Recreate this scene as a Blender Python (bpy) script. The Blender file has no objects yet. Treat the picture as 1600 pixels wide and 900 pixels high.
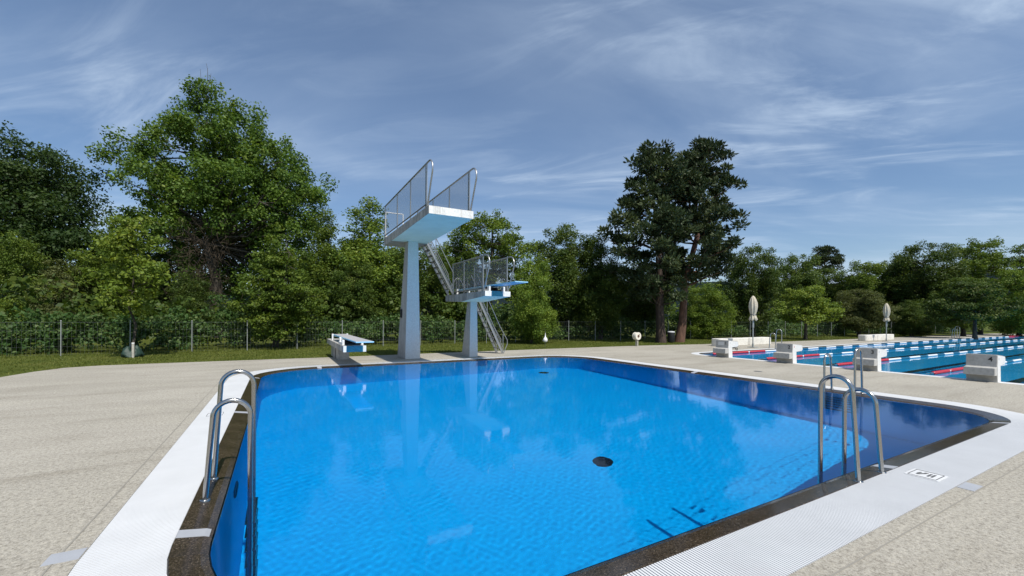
import bpy, math, random
import numpy as np
from mathutils import Vector, Matrix, Euler

R = math.radians
scene = bpy.context.scene
COL = scene.collection
random.seed(7)

# ------------------------------------------------------------------ camera
cam_data = bpy.data.cameras.new('camera')
cam = bpy.data.objects.new('camera', cam_data)
COL.objects.link(cam)
cam_data.sensor_width = 36.0
cam_data.lens = 656.0 / 1600.0 * 36.0
cam_data.shift_y = 46.0 / 1600.0
cam_data.clip_start = 0.05
cam_data.clip_end = 6000
cam.location = (0, 0, 1.65)
cam.rotation_euler = (Matrix.Rotation(R(-29.0), 3, 'Z') @ Matrix.Rotation(R(90), 3, 'X') @ Matrix.Rotation(0.005, 3, 'Z')).to_euler()
scene.camera = cam

# ------------------------------------------------------------------ render settings, exposure
scene.render.engine = 'CYCLES'
cy = scene.cycles
cy.max_bounces = 10
cy.diffuse_bounces = 5
cy.glossy_bounces = 4
cy.transmission_bounces = 8
cy.transparent_max_bounces = 12
cy.caustics_refractive = True
cy.caustics_reflective = False
cy.blur_glossy = 0.5
cy.sample_clamp_indirect = 10.0
cy.use_denoising = True
scene.view_settings.view_transform = 'Standard'
scene.view_settings.look = 'None'
scene.view_settings.exposure = 0.50
scene.view_settings.gamma = 1.0
scene.view_settings.use_curve_mapping = False

# ------------------------------------------------------------------ world: clear sky with thin cirrus
SUN_EL, SUN_AZ = R(55), R(176)      # azimuth clockwise from +Y
world = bpy.data.worlds.new('World')
scene.world = world
world.use_nodes = True
nt = world.node_tree
nt.nodes.clear()
N = nt.nodes.new
L = nt.links.new
out = N('ShaderNodeOutputWorld')
bg = N('ShaderNodeBackground')
bg.inputs['Strength'].default_value = 0.078
sky = N('ShaderNodeTexSky')
sky.sky_type = 'NISHITA'
sky.sun_disc = False
sky.sun_elevation = SUN_EL
sky.sun_rotation = SUN_AZ
sky.altitude = 400
sky.air_density = 1.0
sky.dust_density = 0.6
sky.ozone_density = 2.0
tc = N('ShaderNodeTexCoord')
sep = N('ShaderNodeSeparateXYZ')
L(tc.outputs['Generated'], sep.inputs[0])
# project the view direction on a cloud layer
zz = N('ShaderNodeMath'); zz.operation = 'MAXIMUM'; zz.inputs[1].default_value = 0.0
L(sep.outputs['Z'], zz.inputs[0])
za = N('ShaderNodeMath'); za.operation = 'ADD'; za.inputs[1].default_value = 0.16
L(zz.outputs[0], za.inputs[0])
dx = N('ShaderNodeMath'); dx.operation = 'DIVIDE'
dy = N('ShaderNodeMath'); dy.operation = 'DIVIDE'
L(sep.outputs['X'], dx.inputs[0]); L(za.outputs[0], dx.inputs[1])
L(sep.outputs['Y'], dy.inputs[0]); L(za.outputs[0], dy.inputs[1])
cmb = N('ShaderNodeCombineXYZ')
L(dx.outputs[0], cmb.inputs[0]); L(dy.outputs[0], cmb.inputs[1])


def cloud_noise(rot, scl, scale, detail, rough, dist, lo, hi):
    mp = N('ShaderNodeMapping')
    mp.vector_type = 'TEXTURE'
    mp.inputs['Rotation'].default_value = (0, 0, R(rot))
    mp.inputs['Scale'].default_value = (1 / scl[0], 1 / scl[1], 1)
    L(cmb.outputs[0], mp.inputs[0])
    n = N('ShaderNodeTexNoise')
    n.inputs['Scale'].default_value = scale
    n.inputs['Detail'].default_value = detail
    n.inputs['Roughness'].default_value = rough
    n.inputs['Distortion'].default_value = dist
    L(mp.outputs[0], n.inputs['Vector'])
    r = N('ShaderNodeMapRange')
    r.interpolation_type = 'SMOOTHSTEP'
    r.inputs['From Min'].default_value = lo
    r.inputs['From Max'].default_value = hi
    L(n.outputs['Fac'], r.inputs['Value'])
    return r.outputs[0]


c1 = cloud_noise(-26, (0.6, 1.3, 1), 0.80, 8, 0.56, 0.6, 0.36, 0.80)
c2 = cloud_noise(-44, (0.5, 1.6, 1), 2.2, 9, 0.60, 0.9, 0.46, 0.82)
c3 = cloud_noise(60, (1, 1, 1), 0.40, 3, 0.5, 0.3, 0.28, 0.66)
m1 = N('ShaderNodeMath'); m1.operation = 'ADD'
L(c1, m1.inputs[0]); L(c2, m1.inputs[1])
m2 = N('ShaderNodeMath'); m2.operation = 'MULTIPLY'
L(m1.outputs[0], m2.inputs[0]); L(c3, m2.inputs[1])
m3 = N('ShaderNodeMath'); m3.operation = 'MULTIPLY_ADD'; m3.use_clamp = True
m3.inputs[1].default_value = 1.0; m3.inputs[2].default_value = 0.13
L(m2.outputs[0], m3.inputs[0])
hs = N('ShaderNodeHueSaturation')
hs.inputs['Saturation'].default_value = 1.2
hs.inputs['Value'].default_value = 1.0
L(sky.outputs[0], hs.inputs['Color'])
mix = N('ShaderNodeMix'); mix.data_type = 'RGBA'
L(m3.outputs[0], mix.inputs['Factor'])
tin = N('ShaderNodeMix'); tin.data_type = 'RGBA'; tin.blend_type = 'MULTIPLY'
tin.inputs['Factor'].default_value = 1.0
tin.inputs['B'].default_value = (1.0, 0.975, 1.0, 1)      # slightly violet high haze
L(hs.outputs[0], tin.inputs['A'])
L(tin.outputs['Result'], mix.inputs['A'])
mix.inputs['B'].default_value = (5.4, 6.6, 8.2, 1)
L(mix.outputs['Result'], bg.inputs['Color'])
L(bg.outputs[0], out.inputs[0])

# ------------------------------------------------------------------ sun
sd = bpy.data.lights.new('sun', 'SUN')
sd.energy = 3.6
sd.angle = R(0.53)
sd.color = (1.0, 0.95, 0.87)
sun = bpy.data.objects.new('sun', sd)
COL.objects.link(sun)
to_sun = Vector((math.sin(SUN_AZ) * math.cos(SUN_EL), math.cos(SUN_AZ) * math.cos(SUN_EL), math.sin(SUN_EL)))
sun.rotation_euler = to_sun.to_track_quat('Z', 'Y').to_euler()
sun.location = (0, 0, 40)
sd.cycles.is_caustics_light = True


# ------------------------------------------------------------------ mesh helpers
class MB:
    def __init__(s):
        s.v = []; s.f = []; s.smooth = []

    def add(s, vs, fs, smooth=False):
        o = len(s.v)
        s.v += [tuple(p) for p in vs]
        for f in fs:
            s.f.append(tuple(i + o for i in f)); s.smooth.append(smooth)
        return s

    def box(s, x0, y0, z0, x1, y1, z1):
        vs = [(x0, y0, z0), (x1, y0, z0), (x1, y1, z0), (x0, y1, z0), (x0, y0, z1), (x1, y0, z1), (x1, y1, z1), (x0, y1, z1)]
        return s.add(vs, [(0, 3, 2, 1), (4, 5, 6, 7), (0, 1, 5, 4), (1, 2, 6, 5), (2, 3, 7, 6), (3, 0, 4, 7)])

    def hexa(s, low, up):
        """low, up: four corners each, counter-clockwise from above"""
        return s.add(list(low) + list(up), [(3, 2, 1, 0), (4, 5, 6, 7), (0, 1, 5, 4), (1, 2, 6, 5), (2, 3, 7, 6), (3, 0, 4, 7)])

    def tube(s, path, r, n=8, caps=True, smooth=True):
        P = [Vector(p) for p in path]
        rr = r if isinstance(r, (list, tuple)) else [r] * len(P)
        ref = None
        rings = []
        for i, p in enumerate(P):
            a = P[max(0, i - 1)]; b = P[min(len(P) - 1, i + 1)]
            t = (b - a).normalized()
            if ref is None:
                ref = Vector((0, 0, 1)) if abs(t.z) < 0.9 else Vector((1, 0, 0))
            u = t.cross(ref)
            if u.length < 1e-5:
                u = t.orthogonal()
            u.normalize()
            w = u.cross(t).normalized()
            ref = w
            rings.append([p + (u * math.cos(2 * math.pi * k / n) + w * math.sin(2 * math.pi * k / n)) * rr[i] for k in range(n)])
        vs = [q for rg in rings for q in rg]
        fs = []
        for i in range(len(P) - 1):
            for k in range(n):
                k2 = (k + 1) % n
                fs.append((i * n + k, i * n + k2, (i + 1) * n + k2, (i + 1) * n + k))
        s.add(vs, fs, smooth)
        if caps:
            s.add(rings[0], [tuple(range(n))[::-1]])
            s.add(rings[-1], [tuple(range(n))])
        return s

    def bar(s, a, b, w, h):
        """rectangular bar from a to b; w sideways, h upwards"""
        a = Vector(a); b = Vector(b)
        t = (b - a).normalized()
        up = Vector((0, 0, 1)) if abs(t.z) < 0.95 else Vector((0, 1, 0))
        u = t.cross(up).normalized() * w / 2
        v = u.cross(t).normalized() * h / 2
        vs = [a - u - v, a + u - v, a + u + v, a - u + v, b - u - v, b + u - v, b + u + v, b - u + v]
        return s.add(vs, [(0, 1, 2, 3), (7, 6, 5, 4), (1, 0, 4, 5), (2, 1, 5, 6), (3, 2, 6, 7), (0, 3, 7, 4)])

    def lathe(s, prof, c=(0, 0, 0), n=16, smooth=True):
        vs = []
        for r, z in prof:
            for k in range(n):
                a = 2 * math.pi * k / n
                vs.append((c[0] + r * math.cos(a), c[1] + r * math.sin(a), c[2] + z))
        fs = []
        for i in range(len(prof) - 1):
            for k in range(n):
                k2 = (k + 1) % n
                fs.append((i * n + k, i * n + k2, (i + 1) * n + k2, (i + 1) * n + k))
        return s.add(vs, fs, smooth)

    def prism(s, prof, y0, y1):
        """prof: (x, z) counter-clockwise seen from -y; extruded along y"""
        n = len(prof)
        vs = [(x, y0, z) for x, z in prof] + [(x, y1, z) for x, z in prof]
        fs = [tuple(range(n)), tuple(range(2 * n - 1, n - 1, -1))]
        fs += [((i + 1) % n, i, n + i, n + (i + 1) % n) for i in range(n)]
        return s.add(vs, fs)

    def ring(s, A, B, smooth=False):
        """band of quads between two closed point loops"""
        n = len(A)
        return s.add(list(A) + list(B), [(i, (i + 1) % n, n + (i + 1) % n, n + i) for i in range(n)], smooth)

    def build(s, name, mat, parent=None, bevel=0.0, kind=None, loc=None):
        me = bpy.data.meshes.new(name)
        me.from_pydata([tuple(p) for p in s.v], [], s.f)
        me.polygons.foreach_set('use_smooth', s.smooth)
        me.validate()
        me.update()
        o = bpy.data.objects.new(name, me)
        COL.objects.link(o)
        if mat:
            me.materials.append(mat)
        if parent:
            o.parent = parent
        if kind:
            o['kind'] = kind
        if loc:
            o.location = loc
        if bevel:
            b = o.modifiers.new('bevel', 'BEVEL')
            b.width = bevel; b.segments = 2; b.limit_method = 'ANGLE'
        return o


def tag(o, label=None, cat=None, group=None):
    if label: o['label'] = label
    if cat: o['category'] = cat
    if group: o['group'] = group
    return o


def thing(name, label, cat, loc=(0, 0, 0), rz=0.0, group=None):
    o = bpy.data.objects.new(name, None)
    o.empty_display_size = 0.3
    COL.objects.link(o)
    o.location = loc
    o.rotation_euler = (0, 0, rz)
    return tag(o, label, cat, group)


def copy_tree(o, parent=None):
    c = o.copy()
    COL.objects.link(c)
    if parent:
        c.parent = parent
    for ch in o.children:
        copy_tree(ch, c)
    return c


def np_mesh(name, V, F4, mat, rnd=None, parent=None):
    """quads only, from numpy"""
    me = bpy.data.meshes.new(name)
    nv, nf = len(V), len(F4)
    me.vertices.add(nv)
    me.vertices.foreach_set('co', np.asarray(V, np.float32).ravel())
    me.loops.add(nf * 4)
    me.loops.foreach_set('vertex_index', np.asarray(F4, np.int32).ravel())
    me.polygons.add(nf)
    me.polygons.foreach_set('loop_start', np.arange(nf, dtype=np.int32) * 4)
    if rnd is not None:
        at = me.attributes.new('rnd', 'FLOAT', 'FACE')
        at.data.foreach_set('value', np.asarray(rnd, np.float32))
    me.update()
    me.validate()
    o = bpy.data.objects.new(name, me)
    COL.objects.link(o)
    me.materials.append(mat)
    if parent:
        o.parent = parent
    return o


# ------------------------------------------------------------------ materials
def new_mat(name):
    m = bpy.data.materials.new(name)
    m.use_nodes = True
    t = m.node_tree
    b = t.nodes['Principled BSDF']
    return m, t, b


def plain(name, col, rough=0.5, metal=0.0, spec=0.5, vary=0.0, scale=6.0, bump=0.0, bscale=60.0):
    m, t, b = new_mat(name)
    b.inputs['Roughness'].default_value = rough
    b.inputs['Metallic'].default_value = metal
    b.inputs['Specular IOR Level'].default_value = spec
    b.inputs['Base Color'].default_value = (*col, 1)
    if vary or bump:
        tcn = t.nodes.new('ShaderNodeTexCoord')
    if vary:
        n = t.nodes.new('ShaderNodeTexNoise')
        n.inputs['Scale'].default_value = scale
        n.inputs['Detail'].default_value = 6
        n.inputs['Roughness'].default_value = 0.65
        t.links.new(tcn.outputs['Object'], n.inputs['Vector'])
        cr = t.nodes.new('ShaderNodeValToRGB')
        cr.color_ramp.elements[0].position = 0.3
        cr.color_ramp.elements[1].position = 0.7
        cr.color_ramp.elements[0].color = (*[c * (1 - vary) for c in col], 1)
        cr.color_ramp.elements[1].color = (*[min(1, c * (1 + vary)) for c in col], 1)
        t.links.new(n.outputs['Fac'], cr.inputs[0])
        t.links.new(cr.outputs[0], b.inputs['Base Color'])
    if bump:
        n2 = t.nodes.new('ShaderNodeTexNoise')
        n2.inputs['Scale'].default_value = bscale
        n2.inputs['Detail'].default_value = 5
        t.links.new(tcn.outputs['Object'], n2.inputs['Vector'])
        bp = t.nodes.new('ShaderNodeBump')
        bp.inputs['Strength'].default_value = bump
        bp.inputs['Distance'].default_value = 0.01
        t.links.new(n2.outputs['Fac'], bp.inputs['Height'])
        t.links.new(bp.outputs[0], b.inputs['Normal'])
    return m


def node(t, kind, **kw):
    n = t.nodes.new(kind)
    for k, v in kw.items():
        if k in n.inputs:
            n.inputs[k].default_value = v
        else:
            setattr(n, k, v)
    return n


def ramp(t, fac, stops):
    cr = t.nodes.new('ShaderNodeValToRGB')
    el = cr.color_ramp.elements
    while len(el) < len(stops):
        el.new(0.5)
    for e, (p, c) in zip(el, stops):
        e.position = p
        e.color = (*c, 1)
    t.links.new(fac, cr.inputs[0])
    return cr.outputs[0]


def mixc(t, fac, a, b, mode='MIX'):
    m = t.nodes.new('ShaderNodeMix')
    m.data_type = 'RGBA'
    m.blend_type = mode
    for key, val in (('Factor', fac), ('A', a), ('B', b)):
        if hasattr(val, 'is_output'):
            t.links.new(val, m.inputs[key])
        elif key == 'Factor':
            m.inputs[key].default_value = val
        else:
            m.inputs[key].default_value = (*val, 1)
    return m.outputs['Result']


def deck_material():
    m, t, b = new_mat('exposed_aggregate')
    co = node(t, 'ShaderNodeTexCoord').outputs['Object']
    # pebbles
    v = node(t, 'ShaderNodeTexVoronoi', Scale=125.0)
    t.links.new(co, v.inputs['Vector'])
    peb = ramp(t, v.outputs['Color'], [(0.0, (0.19, 0.174, 0.142)), (0.25, (0.325, 0.306, 0.260)), (0.7, (0.395, 0.375, 0.326)), (1.0, (0.465, 0.445, 0.39))])
    n = node(t, 'ShaderNodeTexNoise', Scale=28.0, Detail=8.0, Roughness=0.75)
    t.links.new(co, n.inputs['Vector'])
    speck = ramp(t, n.outputs['Fac'], [(0.36, (0.62, 0.60, 0.58)), (0.5, (1, 1, 1)), (0.66, (1.22, 1.2, 1.16))])
    c = mixc(t, 1.0, peb, speck, 'MULTIPLY')
    # broad stains and streaks
    mp = node(t, 'ShaderNodeMapping', Rotation=(0, 0, R(12)), Scale=(0.25, 1.1, 1))
    t.links.new(co, mp.inputs[0])
    n2 = node(t, 'ShaderNodeTexNoise', Scale=1.3, Detail=7.0, Roughness=0.62, Distortion=0.8)
    t.links.new(mp.outputs[0], n2.inputs['Vector'])
    st = ramp(t, n2.outputs['Fac'], [(0.30, (0.80, 0.785, 0.76)), (0.48, (0.98, 0.98, 0.98)), (0.7, (1.08, 1.08, 1.07))])
    c = mixc(t, 1.0, c, st, 'MULTIPLY')
    n3 = node(t, 'ShaderNodeTexNoise', Scale=0.35, Detail=4.0)
    t.links.new(co, n3.inputs['Vector'])
    st3 = ramp(t, n3.outputs['Fac'], [(0.35, (0.93, 0.92, 0.90)), (0.65, (1.06, 1.05, 1.04))])
    c = mixc(t, 1.0, c, st3, 'MULTIPLY')
    t.links.new(c, b.inputs['Base Color'])
    b.inputs['Roughness'].default_value = 0.85
    b.inputs['Specular IOR Level'].default_value = 0.3
    bp = node(t, 'ShaderNodeBump', Strength=0.5, Distance=0.004)
    t.links.new(v.outputs['Distance'], bp.inputs['Height'])
    t.links.new(bp.outputs[0], b.inputs['Normal'])
    return m


def granite_material():
    m, t, b = new_mat('dark_granite')
    co = node(t, 'ShaderNodeTexCoord').outputs['Object']
    v = node(t, 'ShaderNodeTexVoronoi', Scale=130.0)
    t.links.new(co, v.inputs['Vector'])
    c1_ = ramp(t, v.outputs['Color'], [(0.0, (0.012, 0.009, 0.006)), (0.55, (0.046, 0.034, 0.022)), (0.85, (0.080, 0.061, 0.042)), (1.0, (0.19, 0.16, 0.12))])
    n = node(t, 'ShaderNodeTexNoise', Scale=4.0, Detail=6.0)
    t.links.new(co, n.inputs['Vector'])
    c2_ = ramp(t, n.outputs['Fac'], [(0.3, (0.75, 0.75, 0.75)), (0.7, (1.2, 1.2, 1.2))])
    t.links.new(mixc(t, 1.0, c1_, c2_, 'MULTIPLY'), b.inputs['Base Color'])
    b.inputs['Roughness'].default_value = 0.14      # wet
    b.inputs['Specular IOR Level'].default_value = 0.35
    return m


def pool_paint(name, dark, light):
    m, t, b = new_mat(name)
    co = node(t, 'ShaderNodeTexCoord').outputs['Object']
    n = node(t, 'ShaderNodeTexNoise', Scale=0.9, Detail=6.0, Roughness=0.6)
    t.links.new(co, n.inputs['Vector'])
    t.links.new(ramp(t, n.outputs['Fac'], [(0.3, dark), (0.7, light)]), b.inputs['Base Color'])
    b.inputs['Roughness'].default_value = 0.7
    b.inputs['Specular IOR Level'].default_value = 0.1
    return m


def water_material(name, tint, rough=0.05, bump=0.0, scale=5.0):
    m = bpy.data.materials.new(name)
    m.use_nodes = True
    t = m.node_tree
    t.nodes.clear()
    o = node(t, 'ShaderNodeOutputMaterial')
    fr = node(t, 'ShaderNodeFresnel', IOR=1.20)
    rf = node(t, 'ShaderNodeBsdfRefraction', IOR=1.333, Roughness=0.0)
    rf.inputs['Color'].default_value = (*tint, 1)
    gl = node(t, 'ShaderNodeBsdfGlossy', Roughness=rough)
    gl.inputs['Color'].default_value = (1, 1, 1, 1)
    mx = node(t, 'ShaderNodeMixShader')
    t.links.new(fr.outputs[0], mx.inputs[0])
    t.links.new(rf.outputs[0], mx.inputs[1])
    t.links.new(gl.outputs[0], mx.inputs[2])
    t.links.new(mx.outputs[0], o.inputs['Surface'])
    return m


def foliage_material(name, stops, trans=0.35, rough=0.55, spec=0.25):
    m, t, b = new_mat(name)
    at = node(t, 'ShaderNodeAttribute', attribute_name='rnd')
    oi = node(t, 'ShaderNodeObjectInfo')
    c = ramp(t, at.outputs['Fac'], stops)
    hsv = node(t, 'ShaderNodeHueSaturation')
    mr = node(t, 'ShaderNodeMapRange')
    mr.inputs['To Min'].default_value = 0.80
    mr.inputs['To Max'].default_value = 1.20
    t.links.new(oi.outputs['Random'], mr.inputs['Value'])
    t.links.new(mr.outputs[0], hsv.inputs['Value'])
    t.links.new(c, hsv.inputs['Color'])
    c = hsv.outputs['Color']
    t.links.new(c, b.inputs['Base Color'])
    b.inputs['Roughness'].default_value = rough
    b.inputs['Specular IOR Level'].default_value = spec
    tr = node(t, 'ShaderNodeBsdfTranslucent')
    t.links.new(mixc(t, 1.0, c, (1.25, 1.2, 0.6), 'MULTIPLY'), tr.inputs['Color'])
    mx = node(t, 'ShaderNodeMixShader')
    mx.inputs[0].default_value = trans
    t.links.new(b.outputs[0], mx.inputs[1])
    t.links.new(tr.outputs[0], mx.inputs[2])
    t.links.new(mx.outputs[0], t.nodes['Material Output'].inputs['Surface'])
    return m


def bark_material(name, dark, light, scale=9.0):
    m, t, b = new_mat(name)
    co = node(t, 'ShaderNodeTexCoord').outputs['Object']
    mp = node(t, 'ShaderNodeMapping', Scale=(1, 1, 0.18))
    t.links.new(co, mp.inputs[0])
    n = node(t, 'ShaderNodeTexNoise', Scale=scale, Detail=8.0, Roughness=0.7)
    t.links.new(mp.outputs[0], n.inputs['Vector'])
    t.links.new(ramp(t, n.outputs['Fac'], [(0.35, dark), (0.65, light)]), b.inputs['Base Color'])
    b.inputs['Roughness'].default_value = 0.9
    bp = node(t, 'ShaderNodeBump', Strength=0.8, Distance=0.04)
    t.links.new(n.outputs['Fac'], bp.inputs['Height'])
    t.links.new(bp.outputs[0], b.inputs['Normal'])
    return m


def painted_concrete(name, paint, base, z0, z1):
    """pale blue paint that turns grey towards the foot of the column"""
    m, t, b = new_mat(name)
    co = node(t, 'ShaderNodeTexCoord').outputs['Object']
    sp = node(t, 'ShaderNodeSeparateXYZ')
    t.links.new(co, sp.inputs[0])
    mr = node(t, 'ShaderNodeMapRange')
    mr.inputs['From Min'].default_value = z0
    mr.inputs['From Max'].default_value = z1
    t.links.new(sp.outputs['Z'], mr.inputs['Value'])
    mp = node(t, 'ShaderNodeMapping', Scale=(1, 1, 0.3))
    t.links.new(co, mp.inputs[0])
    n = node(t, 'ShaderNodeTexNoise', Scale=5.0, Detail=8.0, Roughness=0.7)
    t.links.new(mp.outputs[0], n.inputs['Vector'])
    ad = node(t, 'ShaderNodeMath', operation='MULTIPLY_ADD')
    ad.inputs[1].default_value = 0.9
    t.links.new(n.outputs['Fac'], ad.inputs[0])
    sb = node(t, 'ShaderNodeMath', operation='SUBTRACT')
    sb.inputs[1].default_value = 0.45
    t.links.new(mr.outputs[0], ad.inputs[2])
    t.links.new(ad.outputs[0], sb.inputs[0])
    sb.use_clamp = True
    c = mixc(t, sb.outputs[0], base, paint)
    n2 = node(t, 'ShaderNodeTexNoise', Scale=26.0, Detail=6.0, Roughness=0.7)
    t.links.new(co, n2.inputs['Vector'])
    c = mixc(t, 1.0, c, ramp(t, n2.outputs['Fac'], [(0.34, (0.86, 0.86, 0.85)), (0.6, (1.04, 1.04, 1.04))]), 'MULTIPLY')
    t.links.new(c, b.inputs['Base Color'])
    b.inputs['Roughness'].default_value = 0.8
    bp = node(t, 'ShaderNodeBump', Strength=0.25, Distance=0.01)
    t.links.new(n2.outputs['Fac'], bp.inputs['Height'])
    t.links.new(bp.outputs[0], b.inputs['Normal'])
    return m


def streaked(name, col, streak, scale=(7, 7, 0.5), lo=0.5, hi=0.62):
    """painted concrete with dark run marks below its top edge"""
    m, t, b = new_mat(name)
    co = node(t, 'ShaderNodeTexCoord').outputs['Object']
    mp = node(t, 'ShaderNodeMapping', Scale=scale)
    t.links.new(co, mp.inputs[0])
    n = node(t, 'ShaderNodeTexNoise', Scale=1.0, Detail=6.0, Roughness=0.75)
    t.links.new(mp.outputs[0], n.inputs['Vector'])
    c = ramp(t, n.outputs['Fac'], [(lo, col), (hi, streak)])
    n2 = node(t, 'ShaderNodeTexNoise', Scale=14.0, Detail=6.0)
    t.links.new(co, n2.inputs['Vector'])
    c = mixc(t, 1.0, c, ramp(t, n2.outputs['Fac'], [(0.3, (0.84, 0.84, 0.83)), (0.6, (1.03, 1.03, 1.03))]), 'MULTIPLY')
    t.links.new(c, b.inputs['Base Color'])
    b.inputs['Roughness'].default_value = 0.75
    return m


def mesh_panel_material():
    """fine woven steel mesh: mostly see-through"""
    m = bpy.data.materials.new('woven_steel_mesh')
    m.use_nodes = True
    t = m.node_tree
    t.nodes.clear()
    o = node(t, 'ShaderNodeOutputMaterial')
    tr = node(t, 'ShaderNodeBsdfTransparent')
    b = node(t, 'ShaderNodeBsdfPrincipled', Roughness=0.5, Metallic=0.2)
    b.inputs['Base Color'].default_value = (0.34, 0.34, 0.35, 1)
    mx = node(t, 'ShaderNodeMixShader')
    mx.inputs[0].default_value = 0.24
    t.links.new(tr.outputs[0], mx.inputs[1])
    t.links.new(b.outputs[0], mx.inputs[2])
    t.links.new(mx.outputs[0], o.inputs['Surface'])
    return m


M = {}
M['deck'] = deck_material()
M['granite'] = granite_material()
M['grate'] = plain('white_grate_plastic', (0.61, 0.62, 0.625), 0.6, vary=0.05, scale=2.0)
M['channel'] = plain('grey_gutter', (0.16, 0.16, 0.16), 0.8)
M['joint'] = plain('mortar_joint', (0.26, 0.245, 0.21), 0.9)
M['strip'] = plain('pale_grey_plate', (0.36, 0.375, 0.40), 0.5, vary=0.06)
M['paint'] = pool_paint('blue_pool_paint', (0.006, 0.54, 0.88), (0.010, 0.59, 0.92))
M['paint_lap'] = pool_paint('teal_pool_paint', (0.02, 0.42, 0.80), (0.03, 0.47, 0.86))
M['lane_mark'] = plain('dark_lane_marking', (0.008, 0.03, 0.07), 0.6)
M['water'] = water_material('diving_pool_water', (0.45, 0.80, 0.96))
M['water_lap'] = water_material('lap_pool_water', (0.80, 0.97, 1.0))
M['steel'] = plain('stainless_steel', (0.42, 0.42, 0.41), 0.2, metal=1.0)
M['steel_rail'] = plain('brushed_steel', (0.46, 0.455, 0.44), 0.35, metal=0.9)
M['steel_dark'] = plain('weathered_steel', (0.20, 0.195, 0.185), 0.5, metal=0.6)
M['galv'] = plain('galvanised_post', (0.30, 0.32, 0.31), 0.55, metal=0.3)
M['wire'] = plain('green_grey_wire', (0.14, 0.16, 0.155), 0.6)
M['mesh'] = mesh_panel_material()
M['column'] = painted_concrete('blue_to_grey_column_paint', (0.62, 0.78, 0.80), (0.66, 0.66, 0.645), 0.2, 4.6)
M['column_low'] = painted_concrete('pale_to_grey_column_paint', (0.62, 0.73, 0.75), (0.66, 0.66, 0.645), 0.3, 2.6)
M['bare'] = streaked('bare_grey_concrete', (0.44, 0.43, 0.41), (0.30, 0.29, 0.27), scale=(3, 3, 0.5), lo=0.45, hi=0.75)
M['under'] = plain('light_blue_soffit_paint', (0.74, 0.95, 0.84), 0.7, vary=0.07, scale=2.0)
M['band_white'] = streaked('white_edge_paint', (0.80, 0.80, 0.77), (0.55, 0.53, 0.48), lo=0.52, hi=0.72)
M['band_blue'] = plain('blue_edge_paint', (0.06, 0.29, 0.36), 0.6, vary=0.18, scale=9.0)
M['slab_side'] = streaked('stained_grey_concrete', (0.48, 0.465, 0.435), (0.25, 0.24, 0.22), scale=(4, 4, 0.7), lo=0.42, hi=0.62)
M['board_top'] = plain('sandy_board_grip', (0.36, 0.35, 0.36), 0.85, vary=0.08, scale=8.0)
M['board_blue'] = plain('water_lit_board_blue', (0.30, 0.60, 0.80), 0.5, vary=0.05)  # pool water's blue reflection on the underside put into the board colour
M['white'] = plain('white_painted_metal', (0.78, 0.79, 0.79), 0.5, vary=0.04)
M['rubber'] = plain('black_rubber', (0.02, 0.02, 0.022), 0.7)
M['concrete'] = streaked('grey_block_concrete', (0.43, 0.42, 0.395), (0.36, 0.35, 0.325), scale=(5, 5, 1.2), lo=0.45, hi=0.72)
M['block_side'] = plain('sunlit_side_and_plate_white', (0.66, 0.655, 0.63), 0.75, vary=0.06, scale=10.0)  # bright tone of the blocks' sunlit side; also the white notice plate
M['black'] = plain('black_lettering', (0.015, 0.015, 0.016), 0.6)
M['red_number'] = plain('red_lettering', (0.45, 0.03, 0.03), 0.6)
M['grey_number'] = plain('faded_lettering', (0.30, 0.32, 0.34), 0.6)
M['red_float'] = plain('red_float_plastic', (0.42, 0.012, 0.03), 0.4, spec=0.5)
M['white_float'] = plain('white_float_plastic', (0.72, 0.73, 0.74), 0.4)
M['blue_float'] = plain('blue_float_plastic', (0.010, 0.11, 0.20), 0.4)
M['fabric'] = plain('cream_parasol_fabric', (0.52, 0.465, 0.36), 0.9, vary=0.10, scale=5.0)
M['wall_white'] = streaked('white_bench_concrete', (0.70, 0.68, 0.62), (0.52, 0.50, 0.45), scale=(2, 2, 2), lo=0.45, hi=0.75)
M['bin'] = plain('black_bin_plastic', (0.016, 0.017, 0.02), 0.5)
M['bin_lid'] = plain('light_grey_lid', (0.5, 0.52, 0.53), 0.5)
M['cream'] = plain('cream_plastic', (0.72, 0.68, 0.58), 0.5, vary=0.08, scale=14.0)
M['rust'] = plain('brown_hub', (0.10, 0.045, 0.03), 0.7)
M['bag'] = plain('green_bag_plastic', (0.016, 0.042, 0.030), 0.6, vary=0.3, scale=12.0)
M['pale_post'] = plain('pale_timber_post', (0.45, 0.43, 0.37), 0.8, vary=0.2, scale=8.0)
M['green_pole'] = plain('green_grey_pole', (0.09, 0.11, 0.07), 0.6)
M['bark'] = bark_material('grey_bark', (0.020, 0.017, 0.013), (0.085, 0.072, 0.055))
M['pine_bark'] = bark_material('dark_pine_bark', (0.018, 0.012, 0.010), (0.075, 0.050, 0.038))
M['pine_bark_red'] = bark_material('reddish_pine_bark', (0.055, 0.028, 0.018), (0.16, 0.085, 0.055))
G = foliage_material
M['oak'] = G('oak_leaves', [(0, (0.037, 0.078, 0.011)), (0.5, (0.086, 0.154, 0.024)), (0.85, (0.133, 0.201, 0.032)), (1, (0.227, 0.271, 0.052))])
M['maple'] = G('dark_maple_leaves', [(0, (0.023, 0.053, 0.014)), (0.6, (0.051, 0.097, 0.023)), (1, (0.106, 0.154, 0.037))])
M['leaf_mid'] = G('mid_green_leaves', [(0, (0.050, 0.095, 0.014)), (0.5, (0.110, 0.174, 0.022)), (1, (0.213, 0.266, 0.037))])
M['leaf_bright'] = G('bright_green_leaves', [(0, (0.064, 0.109, 0.014)), (0.5, (0.129, 0.184, 0.023)), (1, (0.221, 0.259, 0.041))])
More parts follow.
